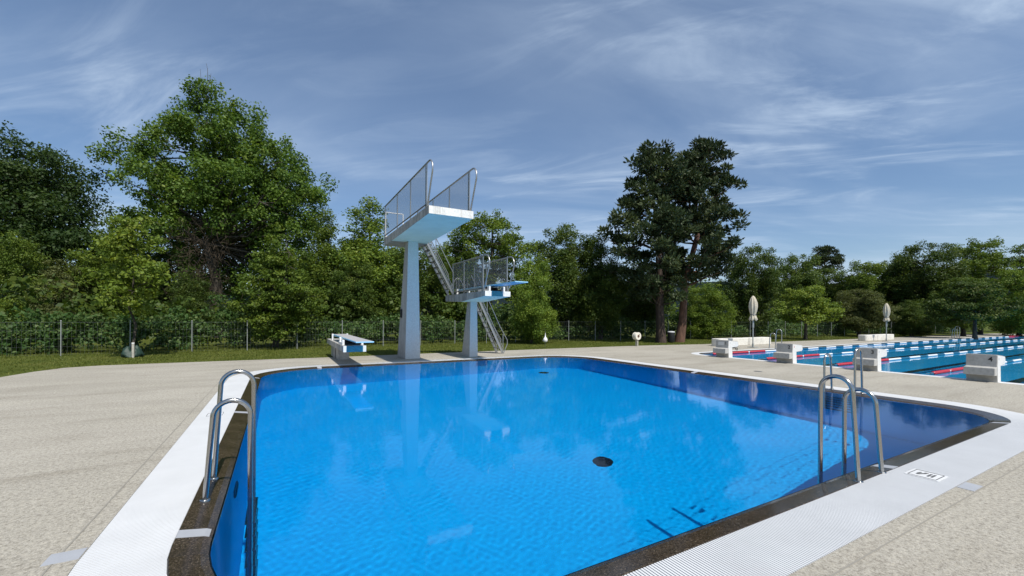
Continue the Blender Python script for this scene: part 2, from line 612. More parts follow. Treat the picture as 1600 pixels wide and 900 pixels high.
M['leaf_dark'] = G('dark_green_leaves', [(0, (0.032, 0.063, 0.010)), (0.6, (0.072, 0.116, 0.020)), (1, (0.150, 0.183, 0.032))])
M['leaf_olive'] = G('olive_leaves', [(0, (0.064, 0.083, 0.025)), (0.5, (0.110, 0.132, 0.040)), (1, (0.184, 0.202, 0.074))])
M['leaf_grey'] = G('greyish_leaves', [(0, (0.054, 0.083, 0.033)), (0.5, (0.106, 0.140, 0.060)), (1, (0.193, 0.223, 0.099))])
M['hedge'] = G('hedge_leaves', [(0, (0.030, 0.074, 0.018)), (0.5, (0.062, 0.122, 0.030)), (1, (0.156, 0.202, 0.074))])
M['needle'] = G('pine_needles', [(0, (0.020, 0.036, 0.013)), (0.6, (0.046, 0.068, 0.025)), (1, (0.100, 0.122, 0.046))], trans=0.15)
M['twig'] = plain('dry_brown_twigs', (0.055, 0.040, 0.024), 0.9, vary=0.3)
M['grass_blade'] = G('grass_blades', [(0, (0.060, 0.082, 0.012)), (0.5, (0.10, 0.125, 0.018)), (1, (0.16, 0.17, 0.035))], trans=0.25)


def lawn_material():
    m, t, b = new_mat('mown_lawn')
    co = node(t, 'ShaderNodeTexCoord').outputs['Object']
    n = node(t, 'ShaderNodeTexNoise', Scale=0.6, Detail=7.0, Roughness=0.6)
    t.links.new(co, n.inputs['Vector'])
    a = ramp(t, n.outputs['Fac'], [(0.3, (0.050, 0.070, 0.013)), (0.5, (0.080, 0.100, 0.019)), (0.72, (0.12, 0.127, 0.034))])
    n2 = node(t, 'ShaderNodeTexNoise', Scale=40.0, Detail=5.0, Roughness=0.7)
    t.links.new(co, n2.inputs['Vector'])
    c = mixc(t, 1.0, a, ramp(t, n2.outputs['Fac'], [(0.3, (0.55, 0.55, 0.5)), (0.65, (1.25, 1.25, 1.2))]), 'MULTIPLY')
    t.links.new(c, b.inputs['Base Color'])
    b.inputs['Roughness'].default_value = 0.95
    b.inputs['Specular IOR Level'].default_value = 0.1
    bp = node(t, 'ShaderNodeBump', Strength=0.7, Distance=0.04)
    t.links.new(n2.outputs['Fac'], bp.inputs['Height'])
    t.links.new(bp.outputs[0], b.inputs['Normal'])
    return m


M['lawn'] = lawn_material()
M['hill'] = plain('wooded_hillside', (0.012, 0.019, 0.022), 1.0, vary=0.5, scale=0.02, spec=0.0)


# ------------------------------------------------------------------ pool outlines
def outline(x0, y0, x1, y1, rad, off, z, nseg=14, step=0.5):
    """closed loop round a rounded rectangle, counter-clockwise; rad = near-left, near-right, far-right, far-left"""
    pts = []
    corners = [((x0, y0), rad[0], 180, 1, 1), ((x1, y0), rad[1], 270, -1, 1), ((x1, y1), rad[2], 0, -1, -1), ((x0, y1), rad[3], 90, 1, -1)]
    arcs = []
    for (cx_, cy_), r, a0, sx, sy in corners:
        c = (cx_ + sx * r, cy_ + sy * r)
        arcs.append([(c[0] + (r + off) * math.cos(R(a0 + 90 * k / nseg)), c[1] + (r + off) * math.sin(R(a0 + 90 * k / nseg))) for k in range(nseg + 1)])
    base = []
    for i in range(4):
        base += arcs[i]
        a, b_ = arcs[i][-1], arcs[(i + 1) % 4][0]
        # number of pieces must not depend on the offset
        ref = (abs((x1 - x0) if i in (0, 2) else (y1 - y0)))
        k = int(ref / step)
        for j in range(1, k):
            base.append((a[0] + (b_[0] - a[0]) * j / k, a[1] + (b_[1] - a[1]) * j / k))
    return [Vector((p[0], p[1], z)) for p in base]


DP = (-0.43, 2.24, 11.10, 14.87, (1.58, 0.95, 1.6, 1.6))
LP = (17.0, -2.6, 67.0, 13.0, (0.6, 0.6, 0.6, 0.8))


def dpo(off, z): return outline(*DP[:4], DP[4], off, z)
def lpo(off, z): return outline(*LP[:4], LP[4], off, z, nseg=8, step=2.0)


COPE, GR = 0.235, 0.51          # coping and grate widths of the diving pool
LC, LG = 0.16, 0.34              # and of the lap pool


def fill_sheet(name, outer, holes, z, mat, kind='structure'):
    import bmesh
    bm = bmesh.new()
    for lp in [outer] + holes:
        vs = [bm.verts.new((p[0], p[1], z)) for p in lp]
        for i in range(len(vs)):
            bm.edges.new((vs[i], vs[(i + 1) % len(vs)]))
    bmesh.ops.triangle_fill(bm, use_beauty=True, use_dissolve=False, edges=bm.edges[:])
    bmesh.ops.recalc_face_normals(bm, faces=bm.faces[:])
    for f in bm.faces:
        if f.normal.z < 0:
            f.normal_flip()
    me = bpy.data.meshes.new(name)
    bm.to_mesh(me)
    bm.free()
    o = bpy.data.objects.new(name, me)
    COL.objects.link(o)
    me.materials.append(mat)
    o['kind'] = kind
    return o


DECK = [(-9.5, -14), (-8.6, 9), (-6.5, 16.0), (-6.25, 17.4), (-5.9, 18.3), (-5.2, 18.62), (-3.6, 18.66), (1.4, 18.45), (10.3, 18.5), (18.9, 18.3), (23.5, 17.6),
        (31, 17.1), (38.4, 16.8), (76, 16.2), (76, -14)]
fill_sheet('pool_deck', DECK, [dpo(COPE + GR, 0), lpo(LC + LG, 0)], 0.0, M['deck'])
fill_sheet('lawn', [(-900, -500), (1200, -500), (1200, 1200), (-900, 1200)], [[(-3, -4), (69, -4), (69, 15), (-3, 15)]], -0.012, M['lawn'])

# joint line in the deck beside the grate
b = MB(); b.ring(dpo(COPE + GR + 0.130, 0.003), dpo(COPE + GR + 0.142, 0.003)); b.build('deck_joint', M['joint'], kind='structure')
# the deck edge along the gutter, and the gutter
b = MB(); b.ring(dpo(COPE + GR, -0.0192), dpo(COPE + GR, 0.0)); b.ring(dpo(COPE, -0.019), dpo(COPE + GR, -0.019)); b.build('gutter_channel', M['channel'], kind='structure')


def grate(name, loop_in, loop_out, pitch, bar, mat):
    """white bars lying across the gutter, square to its edge"""
    b = MB()
    n = len(loop_in); cnt = 0
    for i in range(n):
        a0, a1 = loop_in[i], loop_in[(i + 1) % n]
        c0, c1 = loop_out[i], loop_out[(i + 1) % n]
        ln = max((a1 - a0).length, (c1 - c0).length)
        k = max(1, round(ln / pitch))
        for j in range(k):
            t0 = (j + 0.5 - bar / 2) / k; t1 = (j + 0.5 + bar / 2) / k
            p = [a0.lerp(a1, t0), a0.lerp(a1, t1), c0.lerp(c1, t1), c0.lerp(c1, t0)]
            dz = Vector((0, 0, -0.014))
            b.add([q for q in p] + [q + dz for q in p], [(0, 3, 2, 1), (0, 1, 5, 4), (1, 2, 6, 5), (2, 3, 7, 6), (3, 0, 4, 7)])
    return b.build(name, mat, kind='structure')


grate('overflow_grate', dpo(COPE + 0.004, 0.002), dpo(COPE + GR - 0.004, 0.002), 0.025, 0.70, M['grate'])

# dark stone coping sloping into the water
b = MB()
b.ring(dpo(COPE, 0.004), dpo(COPE, -0.0195))
b.ring(dpo(COPE - 0.004, 0.006), dpo(COPE, 0.004))
b.ring(dpo(0.06, -0.022), dpo(COPE - 0.004, 0.006))
b.ring(dpo(0.0, -0.044), dpo(0.06, -0.022))
b.build('stone_coping', M['granite'], kind='structure')

DEPTH = 3.4
b = MB()
# near wall set back unseen below the deck to let sunlight onto the floor
def basin(z): return outline(DP[0], 0.1, DP[2], DP[3], DP[4], -0.004, z)
b.ring(basin(-DEPTH), basin(-0.045))
lo = basin(-DEPTH)
b.add(lo, [tuple(range(len(lo)))])
b.build('diving_pool_basin', M['paint'], kind='structure')

# lap pool
b = MB()
b.ring(lpo(LC + 0.0, 0.002), lpo(LC + LG, 0.002))
b.ring(lpo(LC + LG, 0.002), lpo(LC + LG, -0.03))
b.build('lap_pool_grate', M['grate'], kind='structure')
b = MB()
b.ring(lpo(0.05, -0.022), lpo(LC, 0.003)); b.ring(lpo(0.0, -0.06), lpo(0.05, -0.022))
b.build('lap_pool_coping', M['granite'], kind='structure')
b = MB()
b.ring(lpo(0.0, -2.0), lpo(0.0, -0.06))
lo = lpo(0.0, -2.0)
b.add(lo, [tuple(range(len(lo)))])
b.build('lap_pool_basin', M['paint_lap'], kind='structure')
b = MB()
for y in (11.27, 8.77, 6.27, 3.77, 1.27):
    b.box(18.6, y - 0.13, -2.0, 65.4, y + 0.13, -1.994)
    b.box(18.6, y - 0.55, -2.0, 18.86, y + 0.55, -1.992)
b.build('lane_line_marking', M['lane_mark'], kind='structure')


def water_sheet(name, P, off, z, res, waves, mat, seed, more_y=0.0):
    """still water, extended unseen below coping and deck to let sunlight reach the floor"""
    x0, y0, x1, y1, rad = P
    y0 -= more_y
    rng = np.random.default_rng(seed)
    nx = int((x1 - x0 + 2 * off) / res) + 1; ny = int((y1 - y0 + 2 * off) / res) + 1
    xs = np.linspace(x0 - off, x1 + off, nx); ys = np.linspace(y0 - off, y1 + off, ny)
    X, Y = np.meshgrid(xs, ys)
    Z = np.full_like(X, z)
    for lam, slope, cnt in waves:
        for _ in range(cnt):
            l_ = lam * rng.uniform(0.7, 1.4); th = rng.uniform(0, 2 * math.pi)
            amp = slope / math.sqrt(cnt) * l_ / (2 * math.pi)
            kx, ky = math.cos(th) * 2 * math.pi / l_, math.sin(th) * 2 * math.pi / l_
            Z = Z + amp * np.sin(kx * X + ky * Y + rng.uniform(0, 6.28))
    V = np.stack([X, Y, Z], -1).reshape(-1, 3)
    i = np.arange(nx * ny).reshape(ny, nx)
    F = np.stack([i[:-1, :-1], i[:-1, 1:], i[1:, 1:], i[1:, :-1]], -1).reshape(-1, 4)
    o = np_mesh(name, V, F, mat)
    o.data.polygons.foreach_set('use_smooth', np.ones(len(o.data.polygons), bool))
    o['kind'] = 'structure'
    return o


WZ = -0.040
w1 = water_sheet('diving_pool_water', DP, 0.9, WZ, 0.027, [(0.095, 0.0042, 26), (0.25, 0.0018, 12), (1.6, 0.0008, 8)], M['water'], 3, more_y=2.2)  # unseen stretch under the near deck added for sunlight on the pool floor
w2 = water_sheet('lap_pool_water', LP, 0.3, WZ, 0.14, [(0.7, 0.006, 12), (2.0, 0.003, 8)], M['water_lap'], 5)
for w in (w1, w2):
    w.cycles.is_caustics_caster = True
for n_ in ('diving_pool_basin', 'lap_pool_basin', 'lane_line_marking', 'stone_coping'):
    bpy.data.objects[n_].cycles.is_caustics_receiver = True

# ================================================================== things
def arc_path(c, r, a0, a1, n, ax, ay):
    c = Vector(c); ax = Vector(ax); ay = Vector(ay)
    return [c + ax * (r * math.cos(R(a0 + (a1 - a0) * k / n))) + ay * (r * math.sin(R(a0 + (a1 - a0) * k / n))) for k in range(n + 1)]


# ---- pool ladders: local +x points from the deck over the water, y along the edge
def make_ladder(name, label, loc, rz, tops, gap, group, steps=6, reach=0.29, splay=0.055, rt=0.0225):
    t = thing(name, label, 'pool ladder', loc, rz, group)
    for k, (y, top) in enumerate(zip((-gap / 2, gap / 2), tops)):
        b = MB()
        r = reach / 2
        zc = top - r
        path = [(reach, y, -2.05), (reach, y, zc)]
        path += arc_path((r, y, zc), r, 0, 180, 14, (1, 0, 0), (0, 0, 1))[1:]
        path += [(-splay * 0.5, y, zc * 0.5), (-splay, y, -0.02)]
        b.tube(path, rt, 12)
        rail = b.build('handrail', M['steel'], t)
        f = MB()
        f.lathe([(rt + 0.001, 0.006), (rt + 0.016, 0.006), (rt + 0.018, 0.0), (rt + 0.018, -0.02)], (-splay, y, 0.004), 16)
        f.build('foot_collar', M['steel'], rail)
    for k in range(steps):
        z = -0.66 - 0.27 * k
        b = MB()
        b.box(reach - 0.045, -gap / 2, z - 0.02, reach + 0.045, gap / 2, z)
        b.build('tread', M['steel'], t, bevel=0.006)
    return t


LADG = 'steel ladders of the diving pool'
make_ladder('pool_ladder', 'steel pool ladder on the dark coping of the long side at the left', (-0.52, 4.91, 0.0), 0.0, (0.875, 1.075), 0.58, LADG)
make_ladder('pool_ladder', 'large steel pool ladder beside the marked tile on the near edge', (5.42, 2.075, 0.0), R(90), (0.865, 1.045), 0.53, LADG)
make_ladder('pool_ladder', 'steel pool ladder on the far edge facing starting block three', (11.34, 4.70, 0.0), R(180), (0.83, 1.01), 0.59, LADG)
LAPG = 'steel ladders of the lap pool'
make_ladder('pool_ladder', 'thin steel ladder beside the closed parasol and the long white bench', (24.0, 13.36, 0.0), R(-90), (0.86, 1.06), 0.60, LAPG)
make_ladder('pool_ladder', 'small distant steel ladder on the lap pool edge beyond the shorter bench', (51.5, 13.36, 0.0), R(-90), (0.86, 1.06), 0.60, LAPG)


# ---- railings of the platforms
def railing(parent, x, y_front, y_rear, z, h, posts, side):
    """handrail with a hoop at the pool end, posts, and a woven mesh panel; runs along y"""
    rail = MB()
    r = 0.30
    zt = z + h
    p = [(x, y_rear, zt), (x, y_front, zt), (x, y_front - 0.20, zt)]
    p += arc_path((x, y_front - 0.22, zt - r), r, 90, -20, 12, (0, -1, 0), (0, 0, 1))[1:]
    p += [(x, y_front - 0.06, z + 0.02)]
    rail.tube(p, 0.026, 10)
    o = rail.build('railing', M['steel_rail'], parent)
    for k, y in enumerate(posts):
        b = MB()
        b.box(x - 0.017, y - 0.017, z - 0.20, x + 0.017, y + 0.017, zt - 0.02)
        if k == 0:
            b.box(x - 0.017, y + 0.055, z - 0.20, x + 0.017, y + 0.09, zt - 0.02)
        b.build('post', M['steel_rail'], o)
    b = MB()
    b.tube([(x, y_rear, z + 0.10), (x, y_front + 0.03, z + 0.10)], 0.022, 8)
    b.build('lower_rail', M['steel_dark'], o)
    b = MB()
    b.box(x - 0.006, y_front + 0.10, z + 0.12, x + 0.006, y_rear, zt - 0.03)
    b.build('mesh_panel', M['mesh'], o)
    return o


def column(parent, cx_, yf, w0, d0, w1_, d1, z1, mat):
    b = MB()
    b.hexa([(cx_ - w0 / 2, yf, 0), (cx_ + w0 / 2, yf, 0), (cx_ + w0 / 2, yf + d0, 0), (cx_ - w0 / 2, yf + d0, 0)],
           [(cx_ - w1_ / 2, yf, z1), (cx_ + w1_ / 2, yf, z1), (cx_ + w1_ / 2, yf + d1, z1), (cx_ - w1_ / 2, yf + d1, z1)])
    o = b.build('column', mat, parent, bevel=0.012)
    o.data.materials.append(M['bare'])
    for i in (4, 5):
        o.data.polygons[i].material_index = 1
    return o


def slab(parent, x0, x1, yf, yr, z_top, t_front, t_rear, y_mid, z_mid):
    """platform slab: sides and top, painted soffit, and its front edge"""
    b = MB()
    zf, zr = z_top - t_front, z_top - t_rear
    prof = [(yf + 0.006, zf + 0.004), (y_mid, z_mid + 0.004), (yr, zr + 0.004), (yr, z_top), (yf + 0.006, z_top)]
    n = len(prof)
    vs = [(x0, y, z) for y, z in prof] + [(x1, y, z) for y, z in prof]
    b.add(vs, [tuple(range(n - 1, -1, -1)), tuple(range(n, 2 * n))] + [(i, (i + 1) % n, n + (i + 1) % n, n + i) for i in range(n)])
    s_ = b.build('platform', M['slab_side'], parent)
    b = MB()
    e = 0.01
    pl = [(yf + 0.01, zf), (y_mid, z_mid)]
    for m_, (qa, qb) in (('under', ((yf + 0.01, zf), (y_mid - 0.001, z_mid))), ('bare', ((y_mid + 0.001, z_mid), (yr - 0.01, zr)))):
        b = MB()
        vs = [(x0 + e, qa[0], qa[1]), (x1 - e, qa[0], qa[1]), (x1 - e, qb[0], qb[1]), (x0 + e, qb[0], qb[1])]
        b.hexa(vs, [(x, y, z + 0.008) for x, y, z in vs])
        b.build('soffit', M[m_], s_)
    return s_, zf


# ---- high tower
tw = thing('diving_tower', 'tall pale blue concrete diving tower with a five metre platform', 'diving tower', (4.6, 16.9, 0))
def W(o):      # children are modelled in world coordinates
    return Matrix.Translation(-o.location)
kids = []
root5 = tw
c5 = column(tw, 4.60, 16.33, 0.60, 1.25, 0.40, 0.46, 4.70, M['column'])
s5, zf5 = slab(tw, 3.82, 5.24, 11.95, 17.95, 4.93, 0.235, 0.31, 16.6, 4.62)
b = MB(); b.box(3.822, 11.945, 4.695, 5.238, 11.956, 4.925); b.build('front_edge', M['band_white'], s5)
for x, lab in ((3.84, 1), (5.22, 2)):
    railing(tw, x, 12.2, 17.95, 4.93, 1.32, (12.22, 14.0, 15.8, 17.9), lab)
# landing rail across the back and its short return
b = MB()
b.tube([(3.84, 17.92, 6.02), (4.6, 17.92, 6.02)], 0.02, 8)
b.tube([(3.84, 17.92, 5.02), (4.6, 17.92, 5.02)], 0.02, 8)
b.tube([(4.6, 17.92, 4.93), (4.6, 17.92, 6.02)], 0.02, 8)
b.tube([(3.86, 17.86, 4.93), (3.86, 17.86, 6.02)], 0.02, 8)
b.build('rear_railing', M['white'], tw)
b = MB(); b.box(4.292, 16.95, 1.62, 4.342, 17.15, 1.96); b.build('control_box', M['rubber'], c5)

# ---- three metre springboard stand
t3 = thing('springboard_stand', 'high springboard stand with railed platform on a slim column beside the tower', 'diving stand', (7.1, 16.4, 0), group='springboard stands')
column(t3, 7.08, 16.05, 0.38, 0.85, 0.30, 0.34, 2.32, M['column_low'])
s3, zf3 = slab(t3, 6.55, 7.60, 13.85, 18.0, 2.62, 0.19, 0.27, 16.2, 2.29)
b = MB()
b.box(6.55, 13.843, 2.432, 6.82, 13.857, 2.62); b.build('edge_band', M['band_white'], s3)
b = MB(); b.box(6.8201, 13.844, 2.432, 7.2699, 13.857, 2.62); b.build('edge_band', M['band_blue'], s3)
b = MB(); b.box(7.27, 13.843, 2.432, 7.60, 13.857, 2.62); b.build('edge_band', M['band_white'], s3)
for x in (6.57, 7.58):
    railing(t3, x, 14.05, 17.2, 2.62, 1.30, (14.07, 15.9, 17.15), 1)
# lower inner rails at the head of the stairs
for x, y in ((6.60, 17.85), (7.55, 17.85)):
    b = MB()
    s_ = 1 if x < 7 else -1
    b.tube([(x, y, 2.62), (x, y, 3.45), (x + s_ * 0.55, y, 3.42), (x + s_ * 0.98, y, 2.75)], 0.014, 8)
    b.tube([(x + s_ * 0.42, y, 2.62), (x + s_ * 0.42, y, 3.43)], 0.013, 8)
    b.build('inner_railing', M['steel_rail'], t3)


def springboard(parent, cx_, y_tip, y_rear, z_top, z_deck, y_ful, top_mat, rear_z=None):
    w = 0.50
    zr = z_top if rear_z is None else rear_z
    b = MB()
    b.hexa([(cx_ - w / 2, y_tip, z_top - 0.035), (cx_ + w / 2, y_tip, z_top - 0.035), (cx_ + w / 2, y_rear, zr - 0.055), (cx_ - w / 2, y_rear, zr - 0.055)],
           [(cx_ - w / 2, y_tip, z_top), (cx_ + w / 2, y_tip, z_top), (cx_ + w / 2, y_rear, zr), (cx_ - w / 2, y_rear, zr)])
    o = b.build('springboard', M['board_blue'], parent, bevel=0.004)
    b = MB()
    e = 0.018
    b.hexa([(cx_ - w / 2 + e, y_tip + e, z_top + 0.0005), (cx_ + w / 2 - e, y_tip + e, z_top + 0.0005), (cx_ + w / 2 - e, y_rear - e, zr + 0.0005), (cx_ - w / 2 + e, y_rear - e, zr + 0.0005)],
           [(cx_ - w / 2 + e, y_tip + e, z_top + 0.004), (cx_ + w / 2 - e, y_tip + e, z_top + 0.004), (cx_ + w / 2 - e, y_rear - e, zr + 0.004), (cx_ - w / 2 + e, y_rear - e, zr + 0.004)])
    b.build('grip_surface', top_mat, o)
    # rear anchor: two posts with a cross bar
    b = MB()
    for s_ in (-1, 1):
        b.box(cx_ + s_ * 0.275 - 0.03, y_rear - 0.16, z_deck, cx_ + s_ * 0.275 + 0.03, y_rear - 0.02, zr + 0.02)
    b.box(cx_ - 0.30, y_rear - 0.13, zr - 0.10, cx_ + 0.30, y_rear - 0.05, zr - 0.058)
    b.build('rear_anchor', M['white'], parent, bevel=0.006)
    # fulcrum: side plates, roller, adjusting wheel
    for s_ in (-1, 1):
        b = MB()
        q = [(y_ful - 0.05, z_deck), (y_ful + 0.9, z_deck), (y_ful + 0.9, z_deck + 0.09), (y_ful + 0.12, z_deck + 0.09), (y_ful + 0.12, z_top - 0.06), (y_ful - 0.05, z_top - 0.06)]
        xa, xb = cx_ + s_ * 0.30 - 0.035, cx_ + s_ * 0.30 + 0.035
        m_ = len(q)
        b.add([(xa, y, z) for y, z in q] + [(xb, y, z) for y, z in q], [tuple(range(m_ - 1, -1, -1)), tuple(range(m_, 2 * m_))] + [(i, (i + 1) % m_, m_ + (i + 1) % m_, m_ + i) for i in range(m_)])
        fo = b.build('fulcrum_plate', M['white'], parent, bevel=0.006)
    b = MB()
    b.tube([(cx_ - 0.265, y_ful + 0.45, z_top - 0.115), (cx_ + 0.265, y_ful + 0.45, z_top - 0.115)], 0.055, 12)
    b.box(cx_ - 0.26, y_ful + 0.1, z_deck + 0.01, cx_ + 0.26, y_ful + 0.8, z_deck + 0.055)
    b.build('roller', M['rubber'], fo)
    return o


springboard(t3, 7.07, 12.1, 17.3, 2.855, 2.62, 13.95, M['board_top'])

# ---- one metre springboard stand
t1 = thing('springboard_stand', 'low springboard stand on a short concrete pedestal at the far left edge', 'diving stand', (2.15, 17.8, 0), group='springboard stands')
b = MB()
b.box(1.93, 17.95, 0, 2.40, 19.25, 0.50)
b.box(1.97, 17.15, 0, 2.36, 17.95, 0.50)
b.build('pedestal', M['slab_side'], t1, bevel=0.012)
b = MB()
X0, X1 = 1.80, 2.51
b.box(X0, 14.42, 0.50, X1, 19.6, 0.70)
sl = b.build('platform', M['slab_side'], t1, bevel=0.008)
b = MB(); b.box(X0 + 0.003, 14.41, 0.503, X0 + 0.10, 14.425, 0.697); b.build('edge_band', M['band_white'], sl)
b = MB(); b.box(X0 + 0.1002, 14.411, 0.503, X1 - 0.1002, 14.425, 0.697); b.build('edge_band', M['band_blue'], sl)
b = MB(); b.box(X1 - 0.10, 14.41, 0.503, X1 - 0.003, 14.425, 0.697); b.build('edge_band', M['band_white'], sl)
springboard(t1, 2.16, 12.6, 18.4, 0.935, 0.70, 14.9, M['board_top'])
b = MB()
b.tube([(1.86, 15.9, 0.80), (1.93, 15.9, 0.80)], 0.13, 18)
b.build('adjusting_wheel', M['white'], t1)

for rt_ in (tw, t3, t1):     # move the modelled parts under the Empty at the base
    for ch in rt_.children:
        ch.matrix_parent_inverse = Matrix.Translation(-rt_.location)


# ---- steel stairs between deck, stand and tower
def stairs(label, x_bot, z_bot, x_top, z_top, y0, y1, lower):
    t = thing('steel_staircase', label, 'staircase', (x_bot, (y0 + y1) / 2, z_bot), group='open steel staircases')
    ox, oy, oz = x_bot, (y0 + y1) / 2, z_bot
    P = lambda x, y, z: (x - ox, y - oy, z - oz)
    up = 1 if x_top > x_bot else -1
    for y in (y0, y1):
        b = MB()
        b.bar(P(x_bot, y, z_bot), P(x_top, y, z_top), 0.03, 0.085)
        b.build('stringer', M['steel_rail'], t)
    n = max(3, round((z_top - z_bot) / 0.23))
    for k in range(1, n):
        f = k / n
        x = x_bot + (x_top - x_bot) * f; z = z_bot + (z_top - z_bot) * f
        b = MB()
        q = P(x, 0, z)
        b.box(q[0] - 0.085, y0 - oy + 0.016, q[2] - 0.008, q[0] + 0.085, y1 - oy - 0.016, q[2] + 0.012)
        b.build('tread', M['steel_dark'], t)
    h = 0.92
    for y in (y0 - 0.02, y1 + 0.02):
        b = MB()
        xb, zb = x_bot, z_bot
        fx = (x_top - x_bot); fz = (z_top - z_bot)
        f0 = 0.12
        a = (xb + fx * f0, y, zb + fz * f0 + h)
        e = (xb + fx * 1.0, y, zb + fz * 1.0 + h)
        if lower:
            b.tube([P(xb - up * 0.02, y, 0.0), P(xb - up * 0.22, y, 0.42), P(xb - up * 0.22, y, 0.62), P(*a), P(*e)], 0.02, 8)
            b.tube([P(xb, y, 0), P(xb, y, h * 0.98)], 0.018, 8)
        else:
            b.tube([P(xb, y, zb), P(xb, y, zb + h), P(*e)], 0.02, 8)
        # knee rail and middle post
        b.tube([P(xb, y, zb + 0.28), P(xb + fx, y, zb + fz + 0.28)], 0.014, 6)
        b.tube([P(xb, y, zb + 0.14), P(xb + fx, y, zb + fz + 0.14)], 0.014, 6)
        b.tube([P(xb + fx * 0.62, y, zb + fz * 0.62), P(xb + fx * 0.62, y, zb + fz * 0.62 + h)], 0.018, 8)
        b.build('handrail', M['steel_rail'], t)
    return t


stairs('open steel stairs rising from the deck to the lower springboard platform', 8.92, 0.0, 7.62, 2.62, 16.95, 17.55, True)
stairs('open steel stairs climbing from the springboard platform to the tall tower', 6.53, 2.62, 5.26, 4.93, 17.0, 17.6, False)


# ---- starting blocks
def text_mesh(txt, size, name, mat, parent, loc, rot, bold=0.0):
    cu = bpy.data.curves.new(name, 'FONT')
    cu.body = txt; cu.size = size; cu.extrude = 0.002; cu.offset = bold
    cu.align_x = 'CENTER'; cu.align_y = 'CENTER'
    o = bpy.data.objects.new(name, cu)
    COL.objects.link(o)
    bpy.context.view_layer.update()
    dg = bpy.context.evaluated_depsgraph_get()
    me = bpy.data.meshes.new_from_object(o.evaluated_get(dg))
    bpy.data.objects.remove(o)
    m_ = bpy.data.objects.new(name, me)
    COL.objects.link(m_)
    me.materials.clear(); me.materials.append(mat)
    m_.parent = parent
    m_.location = loc; m_.rotation_euler = rot
    return m_


BLAB = {1: 'pale concrete starting block one, nearest the far end, with a dark grab bar',
        2: 'pale concrete starting block marked with a two in black and red',
        3: 'pale concrete starting block marked with a three behind the far ladder',
        4: 'largest pale concrete starting block marked with a black four'}
for k, y in ((1, 11.30), (2, 8.78), (3, 6.28), (4, 3.75)):
    t = thing('starting_block', BLAB[k], 'starting block', (16.52, y, 0.0), 0.0, 'numbered starting blocks of the lap pool')
    w = 0.29
    b = MB()
    b.prism([(0.0, 0.0), (0.27, 0.0), (0.24, 0.42), (0.60, 0.44), (0.68, 0.50), (0.64, 0.665), (-0.01, 0.725), (-0.035, 0.40), (-0.22, 0.385), (-0.235, 0.18), (-0.02, 0.18)], -w, w)
    body = b.build('body', M['concrete'], t, bevel=0.012)
    b = MB()
    e = 0.004
    b.prism([(0.012, 0.01), (0.256, 0.01), (0.226, 0.435), (0.595, 0.455), (0.662, 0.505), (0.625, 0.652), (0.0, 0.708), (-0.02, 0.39), (0.0, 0.20)], -w - e, -w + 0.004)
    b.build('sunlit_side', M['block_side'], body)  # paler panel: sunlight on this side of the block put into the colour
    b = MB()
    b.prism([(-0.002, 0.7265), (0.0, 0.7315), (0.60, 0.676), (0.60, 0.671)], -w + 0.03, w - 0.03)
    b.build('standing_pad', M['board_top'], t)
    lean = math.atan2(0.025, 0.325)
    text_mesh(str(k), 0.17, 'number', M['black'], t, (-0.0225, -0.165, 0.60), Euler((R(90) , 0, R(-90)), 'XYZ'), 0.003)
    text_mesh(str(k), 0.10, 'side_number', M['red_number'] if k == 2 else M['grey_number'], t, (0.085, -w - 0.0055, 0.615), Euler((R(90), 0, 0)), 0.0)
    if k == 1:
        b = MB()
        b.tube([(0.25, -0.20, 0.40), (0.62, -0.20, 0.39), (0.64, -0.20, 0.30), (0.74, -0.20, 0.30), (0.74, -0.20, 0.38), (0.62, -0.20, 0.39)], 0.017, 8)
        b.tube([(0.62, -0.20, 0.39), (0.62, 0.20, 0.39)], 0.017, 8)
        b.tube([(0.25, 0.20, 0.40), (0.62, 0.20, 0.39)], 0.017, 8)
        b.build('grab_bar', M['rubber'], t)
        b = MB(); b.box(-0.026, -0.08, 0.46, -0.0225, 0.18, 0.66); b.build('notice_plate', M['block_side'], body)

# ---- lane ropes
FL = {}
RLAB = {12.48: 'lane rope of red, white and blue floats along the far pool edge',
        10.03: 'lane rope starting between starting blocks one and two',
        7.53: 'lane rope starting between starting blocks two and three',
        5.00: 'thick lane rope starting between starting blocks three and four',
        2.50: 'lane rope nearest the camera, passing behind starting block four'}
for y, lab in RLAB.items():
    t = thing('lane_rope', lab, 'lane rope', (17.0, y, -0.02), 0.0, 'floating lane ropes of the lap pool')
    b = MB(); b.tube([(-0.02, 0, 0.05), (0.35, 0, 0.02), (49.7, 0, 0.02), (50.02, 0, 0.05)], 0.008, 6); b.build('cable', M['steel_dark'], t)
    def run(kind, xa, xb):
        ln = round(xb - xa, 3)
        if (kind, ln) in FL:
            o = FL[(kind, ln)].copy(); COL.objects.link(o)
        else:
            mb = MB()
            n_ = max(1, round(ln / 0.105))
            pth = []; rr_ = []
            rm = {'red_float': 0.060, 'white_float': 0.043, 'blue_float': 0.032}[kind]
            for i in range(n_):      # discs threaded on the cable, one surface
                xc = (i + 0.5) * ln / n_; hw = ln / n_ / 2
                for f, g in ((-0.97, 0.6), (-0.55, 1.0), (0.55, 1.0), (0.97, 0.6)):
                    pth.append((xc + hw * f, 0, 0.0)); rr_.append(rm * g)
            mb.tube(pth, rr_, 8)
            o = mb.build(kind, M[kind])
            FL[(kind, ln)] = o
        o.parent = t
        o.location = (xa, 0, 0.02)
    x = 0.55
    run('blue_float', 0.35, 0.55)
    for i in range(3):
        run('red_float', x, x + 1.28); run('white_float', x + 1.28, x + 1.40); x += 1.42
    k = 0
    while x < 45.0:
        ln = 1.08 if k % 2 == 0 else 0.92
        run('white_float' if k % 2 == 0 else 'blue_float', x, x + ln); x += ln; k += 1
    run('red_float', x + 0.1, x + 3.4)

